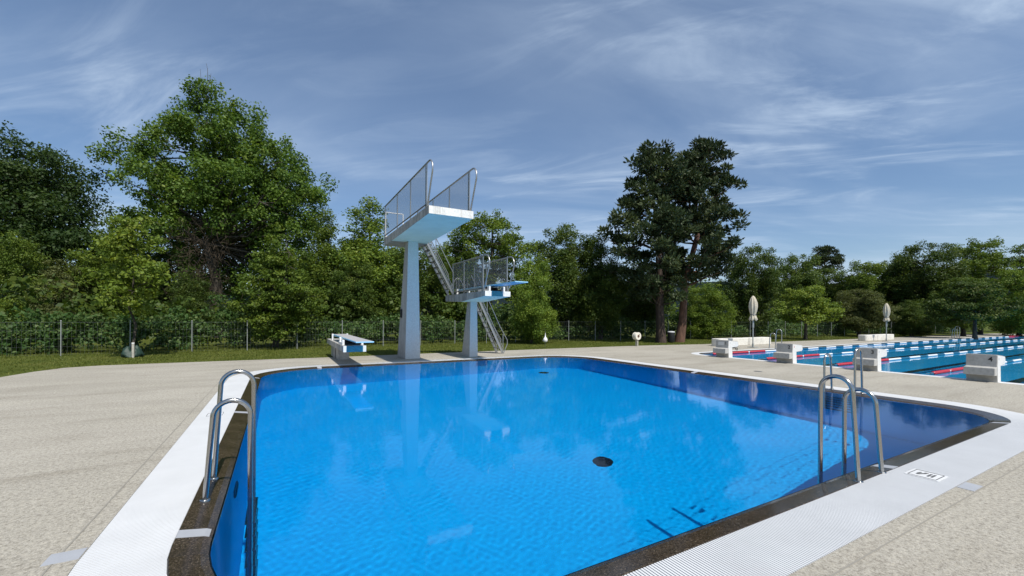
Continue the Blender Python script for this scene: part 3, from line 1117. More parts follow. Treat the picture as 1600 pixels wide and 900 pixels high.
# ---- closed parasols
def parasol(label, loc, s):
    t = thing('parasol', label, 'parasol', loc, 0.0, 'closed cream parasols by the lap pool')
    b = MB(); b.tube([(0, 0, 0), (0, 0, 2.75)], 0.03, 12); b.tube([(0, 0, 1.15), (0, 0, 1.62)], 0.055, 12); b.build('pole', M['galv'], t)
    b = MB(); b.box(-0.2, -0.2, 0.0, 0.2, 0.2, 0.035); b.lathe([(0.05, 0.035), (0.05, 0.22)], (0, 0, 0), 12); b.build('base_plate', M['galv'], t)
    prof = [(0.19, 1.58), (0.245, 1.66), (0.20, 1.75), (0.16, 1.86), (0.15, 1.93), (0.215, 2.12), (0.25, 2.36), (0.23, 2.60), (0.165, 2.80), (0.10, 2.93), (0.035, 3.0), (0.0, 3.01)]
    n = 48
    vs = []
    rng = random.Random(int(loc[0] * 10))
    ph = rng.random() * 6
    for r_, z in prof:
        for i in range(n):
            a = 2 * math.pi * i / n
            fold = 1 + 0.17 * math.sin(8 * a + ph + z * 0.8) * min(1, r_ / 0.12) + 0.05 * math.sin(19 * a + 3 * z)
            vs.append((0.84 * r_ * fold * math.cos(a), 0.84 * r_ * fold * math.sin(a), z + 0.03 * math.sin(4 * a + ph) * (1 if z < 1.7 else 0)))
    fs = [(i * n + k, i * n + (k + 1) % n, (i + 1) * n + (k + 1) % n, (i + 1) * n + k) for i in range(len(prof) - 1) for k in range(n)]
    b = MB(); b.add(vs, fs, True); cn = b.build('canopy', M['fabric'], t)
    b = MB(); b.lathe([(0.148, 1.875), (0.157, 1.89), (0.157, 1.915), (0.148, 1.93)], (0, 0, 0), 24); b.build('strap', M['steel_dark'], cn)
    t.scale = (s, s, s)
    return t


parasol('closed cream parasol standing beside the long white bench and a ladder', (23.75, 14.35, 0), 0.985)
parasol('closed cream parasol standing in front of the shorter distant white bench', (39.9, 13.95, 0), 0.95)

# ---- white concrete benches
def bench(label, x0, x1, y, segs, wob):
    t = thing('concrete_bench', label, 'bench', ((x0 + x1) / 2, y, 0), 0.0, 'low white concrete benches')
    xs = [x0 + (x1 - x0) * f for f in segs]
    for a, c in zip(xs[:-1], xs[1:]):
        b = MB()
        a_, c_ = a - (x0 + x1) / 2 + 0.02, c - (x0 + x1) / 2 - 0.02
        d = 0.30
        prof = []
        for cxr, sx in ((a_, 1), (c_, -1)):
            pass
        r = 0.16
        loop = []
        for (px_, py_, a0) in ((a_ + r, -d + r, 180), (c_ - r, -d + r, 270), (c_ - r, d - r, 0), (a_ + r, d - r, 90)):
            loop += [(px_ + r * math.cos(R(a0 + 15 * k)), py_ + r * math.sin(R(a0 + 15 * k))) for k in range(7)]
        n = len(loop)
        vs = [(p[0], p[1], 0) for p in loop] + [(p[0], p[1], 0.45) for p in loop]
        b.add(vs, [tuple(range(n, 2 * n)), tuple(range(n - 1, -1, -1))] + [(i, (i + 1) % n, n + (i + 1) % n, n + i) for i in range(n)])
        b.build('bench_segment', M['wall_white'], t, bevel=0.03)
    return t


bench('long low white concrete bench of two sections behind the first parasol', 22.6, 28.0, 15.95, (0, 0.55, 1), 0)
bench('short low white concrete bench of two sections behind the second parasol', 38.7, 43.6, 15.0, (0, 0.38, 1), 0)

# ---- litter bin
t = thing('litter_bin', 'black litter bin with a light lid between the two pine trunks', 'bin', (23.35, 19.75, -0.01))
b = MB(); b.lathe([(0.0, 0.0), (0.19, 0.0), (0.22, 0.05), (0.235, 0.66), (0.235, 0.70)], (0, 0, 0), 20); b.build('body', M['bin'], t)
b = MB(); b.lathe([(0.245, 0.70), (0.245, 0.735), (0.20, 0.77), (0.0, 0.785)], (0, 0, 0), 20); b.build('lid', M['bin_lid'], t)

# ---- hose reel on a post
t = thing('hose_reel', 'cream round reel with a brown hub on a short post at the deck edge', 'hose reel', (18.42, 18.0, 0), R(-93))
t.scale = (0.88, 0.88, 0.92)
b = MB(); b.box(-0.035, -0.035, 0, 0.035, 0.035, 0.50); b.box(-0.17, -0.03, 0, -0.12, 0.03, 0.52); b.build('post', M['pale_post'], t, bevel=0.006)
dr = MB()
for xa, xb, r0, r1 in ((0.05, 0.09, 0.245, 0.245), (-0.20, 0.05, 0.232, 0.232), (-0.24, -0.20, 0.245, 0.245)):
    n = 28
    for (x_, rr_) in ():
        pass
    dr.tube([(xa, 0, 0.64), (xa + 0.008, 0, 0.64), (xb - 0.008, 0, 0.64), (xb, 0, 0.64)], [r0 - 0.012, r0, r1, r1 - 0.012], 28)
drum = dr.build('drum', M['cream'], t)
b = MB(); b.tube([(0.09, 0, 0.64), (0.105, 0, 0.64)], 0.085, 16); b.bar((0.10, 0, 0.64), (0.10, 0.10, 0.80), 0.02, 0.02); b.build('hub', M['rust'], drum)

# ---- white float on a thin pole
t = thing('float_pole', 'white ball with a pointed top on a thin green pole in the grass', 'float', (12.82, 19.35, -0.01))
b = MB(); b.tube([(0, 0, 0), (0, 0, 0.95)], 0.012, 8); b.build('pole', M['green_pole'], t)
b = MB(); b.lathe([(0.0, 0.27), (0.07, 0.285), (0.115, 0.33), (0.13, 0.40), (0.115, 0.47), (0.07, 0.53), (0.04, 0.58), (0.022, 0.68), (0.015, 0.80)], (0.012, 0, 0.02), 18); b.build('ball', M['white_float'], t)

# ---- marked tiles and grey plates along the overflow gutter
def plate(label, x0, y0, x1, y1, z, group='grey plates across the stone coping'):
    b = MB(); b.box(x0, y0, z - 0.012, x1, y1, z)
    o = b.build('cover_plate', M['strip'])
    return tag(o, label, 'cover plate', group)


def cope_strip(label, a, c, w, slope=True):
    """strip lying on the sloping coping from outer point a to inner point c"""
    a = Vector(a); c = Vector(c)
    d = (c - a).normalized(); n = Vector((-d.y, d.x, 0)) * w / 2
    z0, zm, z1 = 0.0085, -0.019, -0.047
    ms = a.lerp(c, (COPE - 0.06) / COPE)
    vs = []
    for p, z in ((a, z0), (ms, zm), (c, z1)):
        vs += [(p.x - n.x, p.y - n.y, z), (p.x + n.x, p.y + n.y, z)]
    vs += [(x, y, z - 0.02) for x, y, z in vs]
    b = MB()
    b.add(vs, [(0, 2, 3, 1), (2, 4, 5, 3), (6, 7, 9, 8), (8, 9, 11, 10), (0, 6, 8, 2), (2, 8, 10, 4), (1, 3, 9, 7), (3, 5, 11, 9), (0, 1, 7, 6), (4, 10, 11, 5)])
    o = b.build('cover_plate', M['strip'])
    return tag(o, label, 'cover plate', 'grey plates across the stone coping')


x0, y0, x1, y1 = DP[:4]
cope_strip('grey plate across the stone coping in the rounded near left corner', (x0 - COPE, 3.98, 0), (x0, 3.98, 0), 0.13)
cope_strip('narrow grey plate across the coping just past the left ladder', (x0 - COPE, 8.6, 0), (x0, 8.6, 0), 0.12)
cope_strip('thin grey plate where the coping bends at the far left corner', (x0 - COPE, 13.25, 0), (x0, 13.25, 0), 0.10)
cope_strip('grey plate across the coping between the near ladder and marked tile', (5.98, y0 - COPE, 0), (5.98, y0, 0), 0.14)
cope_strip('thin grey plate in the sharp corner of the coping at the right', (10.16, y0 - COPE, 0), (10.16, y0, 0), 0.10)
cope_strip('grey plate on the far right coping midway to the distant corner', (x1 + COPE, 8.6, 0), (x1, 8.6, 0), 0.13)
cope_strip('grey plate on the far coping left of the low springboard', (1.15, y1 + COPE, 0), (1.15, y1, 0), 0.13)
go = COPE + GR
plate('grey plate set in the deck beside the grate at the lower left', x0 - go - 0.19, 3.90, x0 - go - 0.005, 4.06, 0.004)
plate('grey plate set in the deck beside the grate below the marked tile', 5.84, y0 - go - 0.125, 6.10, y0 - go - 0.005, 0.004)

def marked_tile(label, cx_, cy_, rz):
    t = thing('marked_tile', label, 'floor sign', (cx_, cy_, 0.006), rz, 'white tiles with a dark frame and pictogram')
    b = MB(); b.box(-0.145, -0.135, -0.004, 0.145, 0.135, 0.0); b.build('tile', M['grate'], t)
    b = MB()
    for p in ((-0.125, -0.112, 0.125, -0.106), (-0.125, 0.106, 0.125, 0.112), (-0.125, -0.1059, -0.117, 0.1059), (0.117, -0.1059, 0.125, 0.1059)):
        b.box(p[0], p[1], 0.0, p[2], p[3], 0.002)
    b.build('frame', M['black'], t)
    b = MB()     # diver over waves, crossed through
    for yy in (-0.058, -0.028):
        for k in range(8):
            xa = -0.06 + k * 0.015
            b.bar((xa, yy + (0.008 if k % 2 else -0.008), 0.002), (xa + 0.015, yy + (-0.008 if k % 2 else 0.008), 0.002), 0.010, 0.002)
    b.bar((-0.055, 0.058, 0.0025), (0.03, 0.012, 0.0025), 0.022, 0.002)
    b.bar((-0.02, 0.062, 0.003), (0.045, 0.050, 0.003), 0.014, 0.002)
    b.lathe([(0.0, 0.003), (0.017, 0.003), (0.017, 0.0)], (0.052, 0.010, 0), 12)
    b.build('pictogram', M['steel_dark'], t)
    return t


marked_tile('white tile with dark frame and pictogram in the near grate', 6.0, 1.76, R(0))
marked_tile('small framed tile in the white grate beside the left ladder', -0.93, 8.55, R(90))

# ---- drains on the pool floor
for x, y, lab in ((5.58, 6.35, 'round black drain on the blue floor in mid pool'), (9.15, 13.9, 'round black drain on the blue floor below the far corner')):
    t = thing('floor_drain', lab, 'drain', (x, y, -DEPTH), 0.0, 'round drains of the diving pool')
    b = MB(); b.lathe([(0.0, 0.008), (0.19, 0.008), (0.20, 0.0)], (0, 0, 0.001), 32); b.build('cover', M['rubber'], t)
# wall inlet below the left ladder
WI = 0.6
t = thing('wall_inlet', 'slotted inlet grille on the pool wall below the left ladder', 'inlet', (-0.418, 5.6, -0.75))
b = MB(); b.box(-0.004, -0.25, -0.16, 0.012, 0.25, 0.16); b.build('frame', M['band_blue'], t)
b = MB()
for k in range(6):
    b.box(0.0125, -0.22, -0.13 + k * 0.047, 0.018, 0.22, -0.118 + k * 0.047)
b.build('slot', M['blue_float'], t)
t.scale = (1.0, WI, WI)


# ---- small drain in the deck between the two pools
t = thing('deck_drain', 'small dark round drain cover in the deck between the two pools', 'drain', (13.1, 7.75, 0.0))
b = MB(); b.lathe([(0.0, 0.006), (0.11, 0.006), (0.12, 0.0)], (0, 0, 0.0005), 20); b.build('cover', M['steel_dark'], t)

# ================================================================== vegetation
def leaf_quads(centres, radii, counts, size, rng, flat=0.6, aspect=0.62, up=0.35, shell=0.45, droop=0.0):
    """diamond leaves filling flattened clumps; returns verts, faces and a random value per face"""
    VV = []; rn = []
    for c, r, n in zip(centres, radii, counts):
        d = rng.normal(size=(n, 3)); d /= np.linalg.norm(d, axis=1)[:, None]
        rad = rng.uniform(0, 1, n) ** shell
        # ragged outline: some shoots stick out
        rad *= 1 + 0.35 * rng.uniform(0, 1, n) ** 6
        p = np.asarray(c) + d * rad[:, None] * np.asarray(r)
        nrm = d * 0.55 + rng.normal(size=(n, 3)) * 0.55 + np.array([0, 0, up])
        nrm /= np.linalg.norm(nrm, axis=1)[:, None]
        tv = np.cross(nrm, rng.normal(size=(n, 3))); tv /= np.linalg.norm(tv, axis=1)[:, None]
        tv[:, 2] -= droop; tv /= np.linalg.norm(tv, axis=1)[:, None]
        bv = np.cross(nrm, tv); bv /= np.linalg.norm(bv, axis=1)[:, None]
        s_ = size * rng.uniform(0.6, 1.35, n)[:, None]
        VV.append(np.stack([p - tv * s_ * 0.5, p + bv * s_ * aspect * 0.5 + tv * s_ * 0.05, p + tv * s_ * 0.5, p - bv * s_ * aspect * 0.5 + tv * s_ * 0.05], 1).reshape(-1, 3))
        base = rng.uniform(0, 1)
        rn.append(np.clip(0.35 * base + 0.65 * rng.uniform(0, 1, n), 0, 1))
    V = np.concatenate(VV)
    F = np.arange(len(V)).reshape(-1, 4)
    return V, F, np.concatenate(rn)


def clump_centres(lobes, n, rng, min_d, inner=0.25):
    """points in the outer part of a set of ellipsoids, spaced apart"""
    lobes = np.asarray(lobes, float)
    vol = lobes[:, 3] * lobes[:, 4] * lobes[:, 5]
    P = []
    tries = 0
    while len(P) < n and tries < n * 60:
        tries += 1
        l = lobes[rng.choice(len(lobes), p=vol / vol.sum())]
        d = rng.normal(size=3); d /= np.linalg.norm(d)
        f = rng.uniform(0.62, 1.0) if rng.uniform() > inner else rng.uniform(0.15, 0.62)
        p = l[:3] + d * l[3:] * f
        if all(np.sum((p - q) ** 2) > min_d ** 2 for q in P):
            P.append(p)
    return P


def limb_mesh(mb, pts, r0, r1, n=7):
    k = len(pts)
    mb.tube(pts, [r0 + (r1 - r0) * i / (k - 1) for i in range(k)], n, caps=False)


def wobble(a, b, k, amp, rng):
    a = np.asarray(a, float); b = np.asarray(b, float)
    out = [tuple(a)]
    for i in range(1, k):
        f = i / k
        p = a + (b - a) * f + rng.normal(size=3) * amp * np.linalg.norm(b - a) * math.sin(math.pi * f)
        out.append(tuple(p))
    out.append(tuple(b))
    return out


def broadleaf(lobes, n_clump, clump_r, leaves, size, seed, leaf_mat, bark_mat, trunk_r, trunk_top, lean=(0, 0), flat=0.62, min_d=None, inner=0.25,
              twigs=0.35, multi=1, up=0.35, aspect=0.62, trunk_split=None):
    """one tree as an Empty with a trunk (limbs included) and a crown"""
    rng = np.random.default_rng(seed)
    t = bpy.data.objects.new('tree', None)
    COL.objects.link(t)
    C = clump_centres(lobes, n_clump, rng, min_d or clump_r * 0.62, inner)
    rad = [np.array([rng.uniform(0.75, 1.25), rng.uniform(0.75, 1.25), flat * rng.uniform(0.75, 1.35)]) * clump_r * rng.uniform(0.5, 1.35) for _ in C]
    tot = sum(r[0] ** 2 for r in rad)
    cnt = [max(6, int(leaves * r[0] ** 2 / tot)) for r in rad]
    V, F, rn = leaf_quads(C, rad, cnt, size, rng, up=up, aspect=aspect)
    tb = MB()
    tops = []
    for m_ in range(multi):
        ax = (lean[0] + (rng.normal() * 0.5 if multi > 1 else 0), lean[1] + (rng.normal() * 0.4 if multi > 1 else 0))
        o = (rng.normal() * 0.25, rng.normal() * 0.2, 0) if multi > 1 else (0, 0, 0)
        path = wobble((o[0], o[1], -0.15), (ax[0] + o[0], ax[1] + o[1], trunk_top), 7, 0.018, rng)
        k = len(path)
        rr = [trunk_r * (1.0 if multi == 1 else 0.6) * (1.35 if i == 0 else 1 - 0.72 * i / (k - 1)) for i in range(k)]
        tb.tube(path, rr, 10, caps=False)
        tops.append(path)
    for c in C:
        if rng.uniform() > twigs:
            continue
        path = tops[rng.integers(len(tops))]
        zz_ = np.array([p[2] for p in path])
        want = c[2] - 0.55 * math.hypot(c[0] - path[-1][0], c[1] - path[-1][1])
        i = int(np.clip(np.searchsorted(zz_, max(want, zz_[-1] * 0.30)), 1, len(path) - 1))
        a = path[i]
        limb_mesh(tb, wobble(a, c, 4, 0.06, rng), max(0.02, trunk_r * 0.30 * (1 - 0.6 * i / len(path))), 0.012, 5)
    trunk = tb.build('trunk', bark_mat, t)
    crown = np_mesh('crown', V, F, leaf_mat, rn, t)
    return t


def named(t, name, label, cat, group, loc, rz=0.0, s=(1, 1, 1)):
    t.name = name
    tag(t, label, cat, group)
    t.location = loc
    t.rotation_euler = (0, 0, rz)
    t.scale = s if isinstance(s, tuple) else (s, s, s)
    return t


def bearing(u, dist):
    """ground point at distance dist along the viewing axis and u*dist to its side"""
    return (0.8746 * u * dist + 0.4848 * dist, -0.4848 * u * dist + 0.8746 * dist)


GL = -0.012
WOOD = 'trees of the wood behind the wire fence'
A_ = R(-29)      # crowns are modelled facing the pool: local x to the right, y away

# --- the big oak
oak = broadleaf([(-0.9, 0, 15.6, 3.0, 3.2, 3.4), (1.8, 0.3, 14.2, 4.2, 3.8, 3.4), (-4.6, 0.2, 12.2, 3.2, 3.2, 2.3), (-3.0, 0.5, 9.5, 3.6, 3.5, 2.8), (4.6, 0, 10.8, 3.9, 3.6, 3.6),
                 (0.6, 0.5, 10.5, 4.2, 4.0, 4.2), (-6.2, 0.2, 8.2, 2.2, 2.2, 0.9), (5.6, 0.5, 7.2, 2.8, 3.0, 2.6), (2.2, 1.0, 6.2, 3.0, 3.0, 2.4), (-2.2, 1.5, 5.6, 3.0, 3.0, 2.4), (0.0, 2.5, 5.2, 3.4, 2.5, 2.6), (4.6, 1.5, 4.6, 2.6, 2.6, 2.4), (-7.8, 0, 11.8, 1.3, 1.1, 0.6), (-6.9, 0, 14.2, 1.7, 1.4, 0.9), (-8.7, 0, 15.0, 0.9, 0.8, 0.45), (-5.2, 0, 15.4, 1.8, 1.6, 1.4), (7.6, 0.0, 9.3, 1.3, 1.5, 2.2), (-1.2, 0, 18.3, 1.5, 1.5, 1.0)],
                430, 0.78, 104000, 0.21, 11, M['oak'], M['bark'], 0.48, 15.5, lean=(-0.6, 0.3), flat=0.85, twigs=0.5, inner=0.34)
x, y = bearing(-0.700, 32.0)
named(oak, 'oak_tree', 'tallest broad oak with lobed open crown in the left half', 'tree', WOOD, (x, y, GL), A_)
# dead twigs above its top
b = MB()
rng = np.random.default_rng(4)
for e in ((-1.6, 0.2, 20.6), (-1.0, 0, 20.9), (-0.7, 0.1, 20.2)):
    limb_mesh(b, wobble((-1.0, 0, 18.0), e, 4, 0.06, rng), 0.03, 0.008, 5)
b.build('dead_twig', M['twig'], oak)
# tangle of dry growth round the oak's trunk
b = MB()
for k in range(520):
    a = (rng.normal() * 1.0 - 0.2, rng.normal() * 0.7 - 1.9, rng.uniform(1.2, 8.5))
    ang = rng.uniform(0, 6.28); ln = rng.uniform(0.4, 1.5)
    e = (a[0] + math.cos(ang) * ln * 0.6, a[1] + math.sin(ang) * ln * 0.4, a[2] + rng.uniform(-1.3, 0.8))
    limb_mesh(b, wobble(a, e, 3, 0.2, rng), 0.018, 0.005, 4)
b.tube([(-0.3, -0.4, 0.5), (-0.35, -0.45, 8.0)], 0.02, 5)
b.build('dry_ivy', M['twig'], oak)

# --- dark maple on the far left
mp_ = broadleaf([(0, 0, 10.5, 4.6, 4.4, 3.8), (-2.8, 0, 8.0, 4.6, 4.2, 3.8), (2.8, 0, 7.6, 3.4, 3.5, 3.4), (0, 0, 6.0, 5.0, 4.0, 2.6), (4.3, 0, 6.6, 1.8, 2.0, 1.8), (-1.0, 0, 13.0, 2.4, 2.4, 1.8)],
                270, 0.96, 66000, 0.21, 21, M['maple'], M['bark'], 0.42, 11.0, flat=0.75, inner=0.4)
x, y = bearing(-1.150, 31.0)
named(mp_, 'maple_tree', 'dark round-headed maple at the left end of the tree line', 'tree', WOOD, (x, y, GL), A_)

# --- generic crowns, ten metres tall, copied below
ROUND = broadleaf([(0, 0, 6.8, 2.6, 2.6, 2.9), (-1.4, 0, 5.0, 2.2, 2.2, 2.4), (1.5, 0, 4.8, 2.2, 2.2, 2.5), (0.2, 0, 3.2, 2.6, 2.6, 2.0), (0.4, 0.2, 8.9, 1.3, 1.3, 1.0)],
                  210, 0.60, 46000, 0.155, 31, M['leaf_mid'], M['bark'], 0.20, 7.5, flat=0.9, inner=0.35)
TALL = broadleaf([(0, 0, 7.4, 1.7, 1.7, 2.4), (-0.8, 0, 5.2, 1.9, 1.9, 2.2), (0.9, 0.2, 4.4, 2.0, 2.0, 2.2), (-0.2, 0, 2.6, 2.1, 2.1, 1.8), (0.3, 0, 9.0, 0.9, 0.9, 0.9)],
                 180, 0.53, 40000, 0.145, 32, M['leaf_mid'], M['bark'], 0.18, 8.5, flat=0.95, inner=0.35)
AIRY = broadleaf([(0.2, 0, 7.6, 2.6, 2.4, 2.0), (-1.8, 0, 6.4, 1.8, 1.8, 1.5), (1.9, 0, 6.2, 1.8, 1.8, 1.7), (0, 0, 4.6, 2.3, 2.2, 1.6), (-0.4, 0, 9.2, 0.9, 0.9, 0.7)],
                 170, 0.45, 23000, 0.145, 33, M['leaf_grey'], M['bark'], 0.17, 8.6, flat=0.85, inner=0.25, twigs=0.7)
BUSHY = broadleaf([(0, 0, 6.6, 2.3, 2.2, 3.0), (-1.5, 0, 4.0, 2.2, 2.0, 2.6), (1.6, 0, 3.8, 2.2, 2.0, 2.6), (0, -0.2, 2.0, 3.0, 2.4, 2.0)],
                  200, 0.64, 44000, 0.155, 34, M['leaf_bright'], M['bark'], 0.16, 6.0, flat=0.8, inner=0.3, multi=3)
protos = {'round': ROUND, 'tall': TALL, 'airy': AIRY, 'bushy': BUSHY}
used = set()


def place(kind, u, dist, h, wid, label, mat, name='deciduous_tree', group=WOOD, rz=0.0, cat='tree'):
    """wid: crown width relative to the model"""
    src = protos[kind]
    if kind in used:
        t = copy_tree(src)
    else:
        t = src; used.add(kind)
    s = h / 10.0
    x, y = bearing(u, dist)
    named(t, name, label, cat, group, (x, y, GL), rz, (s * wid, s * wid, s))
    if mat:
        for ch in t.children:
            if ch.name.startswith('crown') and ch.data.materials[0] != M[mat]:
                ch.material_slots[0].link = 'OBJECT'
                ch.material_slots[0].material = M[mat]
    return t


def U(px): return (px - 800) / 656.0
def HT(top, d): return 1.65 + (496 - top) / 656.0 * d


T_ = [
    ('round', 1292, 54.0, 412, 1.25, 'dark low tree directly beneath the little distant pine', 'leaf_dark', 2.7),
    ('round', 250, 36.0, 360, 1.15, 'dark tree glimpsed behind the oak, left of its trunk', 'leaf_dark', 0.8),
    ('round', 1395, 52.0, 398, 1.1, 'mid green tree close left of the domed tree', 'leaf_mid', 4.0),
    # kind, picture bearing, distance, top, width, label, leaves, turn
    ('bushy', 14, 25.5, 352, 0.80, 'leafy mid green tree below the dark maple at the left edge', 'leaf_mid', 0.3),
    ('bushy', 100, 27.0, 402, 1.15, 'low olive bush-like tree between the dark maple and the staked young tree', 'leaf_olive', 1.3),
    ('tall', 180, 29.5, 345, 1.20, 'slender tree behind the staked young tree, in the gap beside the oak', 'leaf_mid', 0.7),
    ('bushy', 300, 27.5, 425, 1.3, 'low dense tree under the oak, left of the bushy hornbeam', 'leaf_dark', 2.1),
    ('tall', 512, 29.5, 335, 1.10, 'narrow tree at the right skirt of the oak', 'leaf_mid', 2.0),
    ('tall', 575, 30.0, 318, 1.25, 'pale-topped tree just left of the high diving platform', 'leaf_mid', 4.1),
    ('round', 560, 27.5, 405, 1.15, 'dark rounded tree low behind the short springboard stand', 'leaf_dark', 1.1),
    ('round', 655, 30.5, 372, 1.20, 'dense tree standing behind the column of the tall tower', 'leaf_mid', 3.2),
    ('tall', 712, 33.0, 362, 1.25, 'loose tree seen between the two diving platforms', 'leaf_mid', 5.2),
    ('airy', 768, 32.0, 326, 1.15, 'airy pale green tree with sky showing, above the springboard', 'leaf_mid', 2.6),
    ('bushy', 832, 27.0, 388, 0.95, 'sunlit bright green tree right of the lower stairs', 'leaf_bright', 0.9),
    ('round', 885, 32.5, 346, 1.05, 'full dark green tree between the springboard and the pines', 'leaf_mid', 0.2),
    ('tall', 938, 32.0, 368, 1.15, 'narrow dark tree close against the left pine', 'leaf_dark', 1.9),
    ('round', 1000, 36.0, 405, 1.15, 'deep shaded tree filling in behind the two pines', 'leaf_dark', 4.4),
    ('bushy', 1105, 34.0, 436, 1.47, 'low bright tree right of the pine trunks', 'leaf_mid', 2.9),
    ('round', 1177, 38.0, 376, 0.94, 'rounded tree immediately right of the pines', 'leaf_mid', 2.4),
    ('round', 1245, 46.0, 391, 1.06, 'broad dark tree behind the bright lawn tree', 'leaf_dark', 0.6),
    ('airy', 1350, 50.0, 402, 1.30, 'thin-topped tree between the little pine and the domed tree', 'leaf_mid', 3.8),
    ('round', 1342, 40.0, 446, 1.59, 'dull olive thicket tree left of the second parasol', 'leaf_olive', 5.0),
    ('round', 1442, 46.0, 371, 1.16, 'large domed tree above the second parasol', 'leaf_mid', 1.6),
    ('airy', 1530, 48.0, 364, 1.24, 'airy greyish tree with feathery top at the right', 'leaf_grey', 0.4),
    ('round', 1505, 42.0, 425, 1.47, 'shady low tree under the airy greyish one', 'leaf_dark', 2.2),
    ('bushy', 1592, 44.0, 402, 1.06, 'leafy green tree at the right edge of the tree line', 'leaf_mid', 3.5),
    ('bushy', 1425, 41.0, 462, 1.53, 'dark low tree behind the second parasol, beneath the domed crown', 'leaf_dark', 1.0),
]
for kind, px, d, top, wid, label, mat, rz in T_:
    place(kind, U(px), d, HT(top, d), wid, label, mat, rz=rz)

# --- conical hornbeam, left of the low springboard
lob = []
for z, r in ((0.95, 1.25), (1.5, 1.85), (2.1, 2.15), (2.7, 2.05), (3.3, 1.8), (3.9, 1.5), (4.5, 1.15), (5.05, 0.8), (5.55, 0.45), (5.95, 0.2)):
    lob.append((0.1 * math.sin(z * 3), 0, z, r, r, 0.5))
hb = broadleaf(lob, 230, 0.40, 30000, 0.14, 51, M['leaf_mid'], M['bark'], 0.10, 4.6, flat=0.42, inner=0.25, multi=2, up=0.5, aspect=0.5)
x, y = bearing(U(437), 21.6)
named(hb, 'hornbeam_tree', 'dense cone-shaped hornbeam growing on the lawn left of the low springboard', 'tree', None, (x, y, GL), A_, (1.0, 1.0, 1.07))

# --- staked young tree
yt = broadleaf([(0, 0, 4.4, 0.9, 0.9, 1.3), (-0.9, 0, 3.2, 0.9, 0.8, 0.8), (0.8, 0, 3.0, 1.0, 0.9, 0.9), (0.0, 0, 2.4, 1.2, 1.1, 0.6), (0.5, 0, 5.0, 0.5, 0.5, 0.5)],
               60, 0.40, 6500, 0.135, 61, M['leaf_bright'], M['bark'], 0.055, 4.9, flat=0.5, inner=0.25, twigs=0.8)
x, y = bearing(U(206), 16.75)
named(yt, 'young_tree', 'slim young tree with sparse yellow-green leaves and a green bag at its foot', 'tree', None, (x, y, GL), A_)
t = thing('tree_stake', 'short pale post standing in front of the young tree', 'stake', (x + 0.10, y - 0.25, GL))
b = MB(); b.tube([(0, 0, 0), (0.0, 0, 0.60)], 0.045, 10); b.build('post', M['pale_post'], t)
b = MB(); b.tube([(0, 0, 0.55), (0.0, 0, 0.59)], 0.049, 10); b.build('tie', M['white'], t)
# watering bag round its foot
rng = random.Random(5)
n = 40
prof = [(0.40, 0.0), (0.46, 0.05), (0.44, 0.13), (0.36, 0.22), (0.30, 0.32), (0.22, 0.36), (0.10, 0.33)]
vs = []
for i, (r_, z) in enumerate(prof):
    for k in range(n):
        a = 2 * math.pi * k / n
        f = 1 + 0.10 * math.sin(3 * a + i) + 0.10 * math.sin(7 * a + 2 * i) + rng.uniform(-0.10, 0.10)
        vs.append((0.72 * r_ * f * math.cos(a), 0.72 * r_ * f * math.sin(a), z * (1 + 0.22 * math.sin(2 * a + 1) + 0.12 * math.sin(5 * a)) if z else 0.0))
fs = [(i * n + k, i * n + (k + 1) % n, (i + 1) * n + (k + 1) % n, (i + 1) * n + k) for i in range(len(prof) - 1) for k in range(n)]
b = MB(); b.add(vs, fs, True)
o = b.build('watering_bag', M['bag'], loc=(x, y + 0.05, GL + 0.005))
tag(o, 'crumpled green watering bag round the foot of the young tree', 'watering bag')

# --- bright tree and a small dark one on the grass beyond the lap pool
lt = broadleaf([(0, 0, 3.3, 1.5, 1.5, 1.2), (-1.2, 0, 2.4, 1.5, 1.4, 0.8), (1.2, 0, 2.3, 1.6, 1.4, 0.9), (0.2, 0, 4.0, 0.8, 0.8, 0.5), (0.6, 0, 1.7, 2.0, 1.6, 0.5)],
               80, 0.52, 12000, 0.15, 71, M['leaf_bright'], M['bark'], 0.14, 3.4, flat=0.42, inner=0.25, up=0.6)
x, y = bearing(U(1258), 33.6)
named(lt, 'lawn_tree', 'small bright green spreading tree on the grass between the two white benches', 'tree', None, (x, y, GL), A_, 1.02)
lt2 = copy_tree(lt)
x, y = bearing(U(1524), 36.5)
named(lt2, 'lawn_tree', 'dark spreading tree with a bare trunk beyond the small distant ladder', 'tree', None, (x, y, GL), 2.2, 1.18)
for ch in lt2.children:
    if ch.name.startswith('crown'):
        ch.material_slots[0].link = 'OBJECT'; ch.material_slots[0].material = M['leaf_dark']


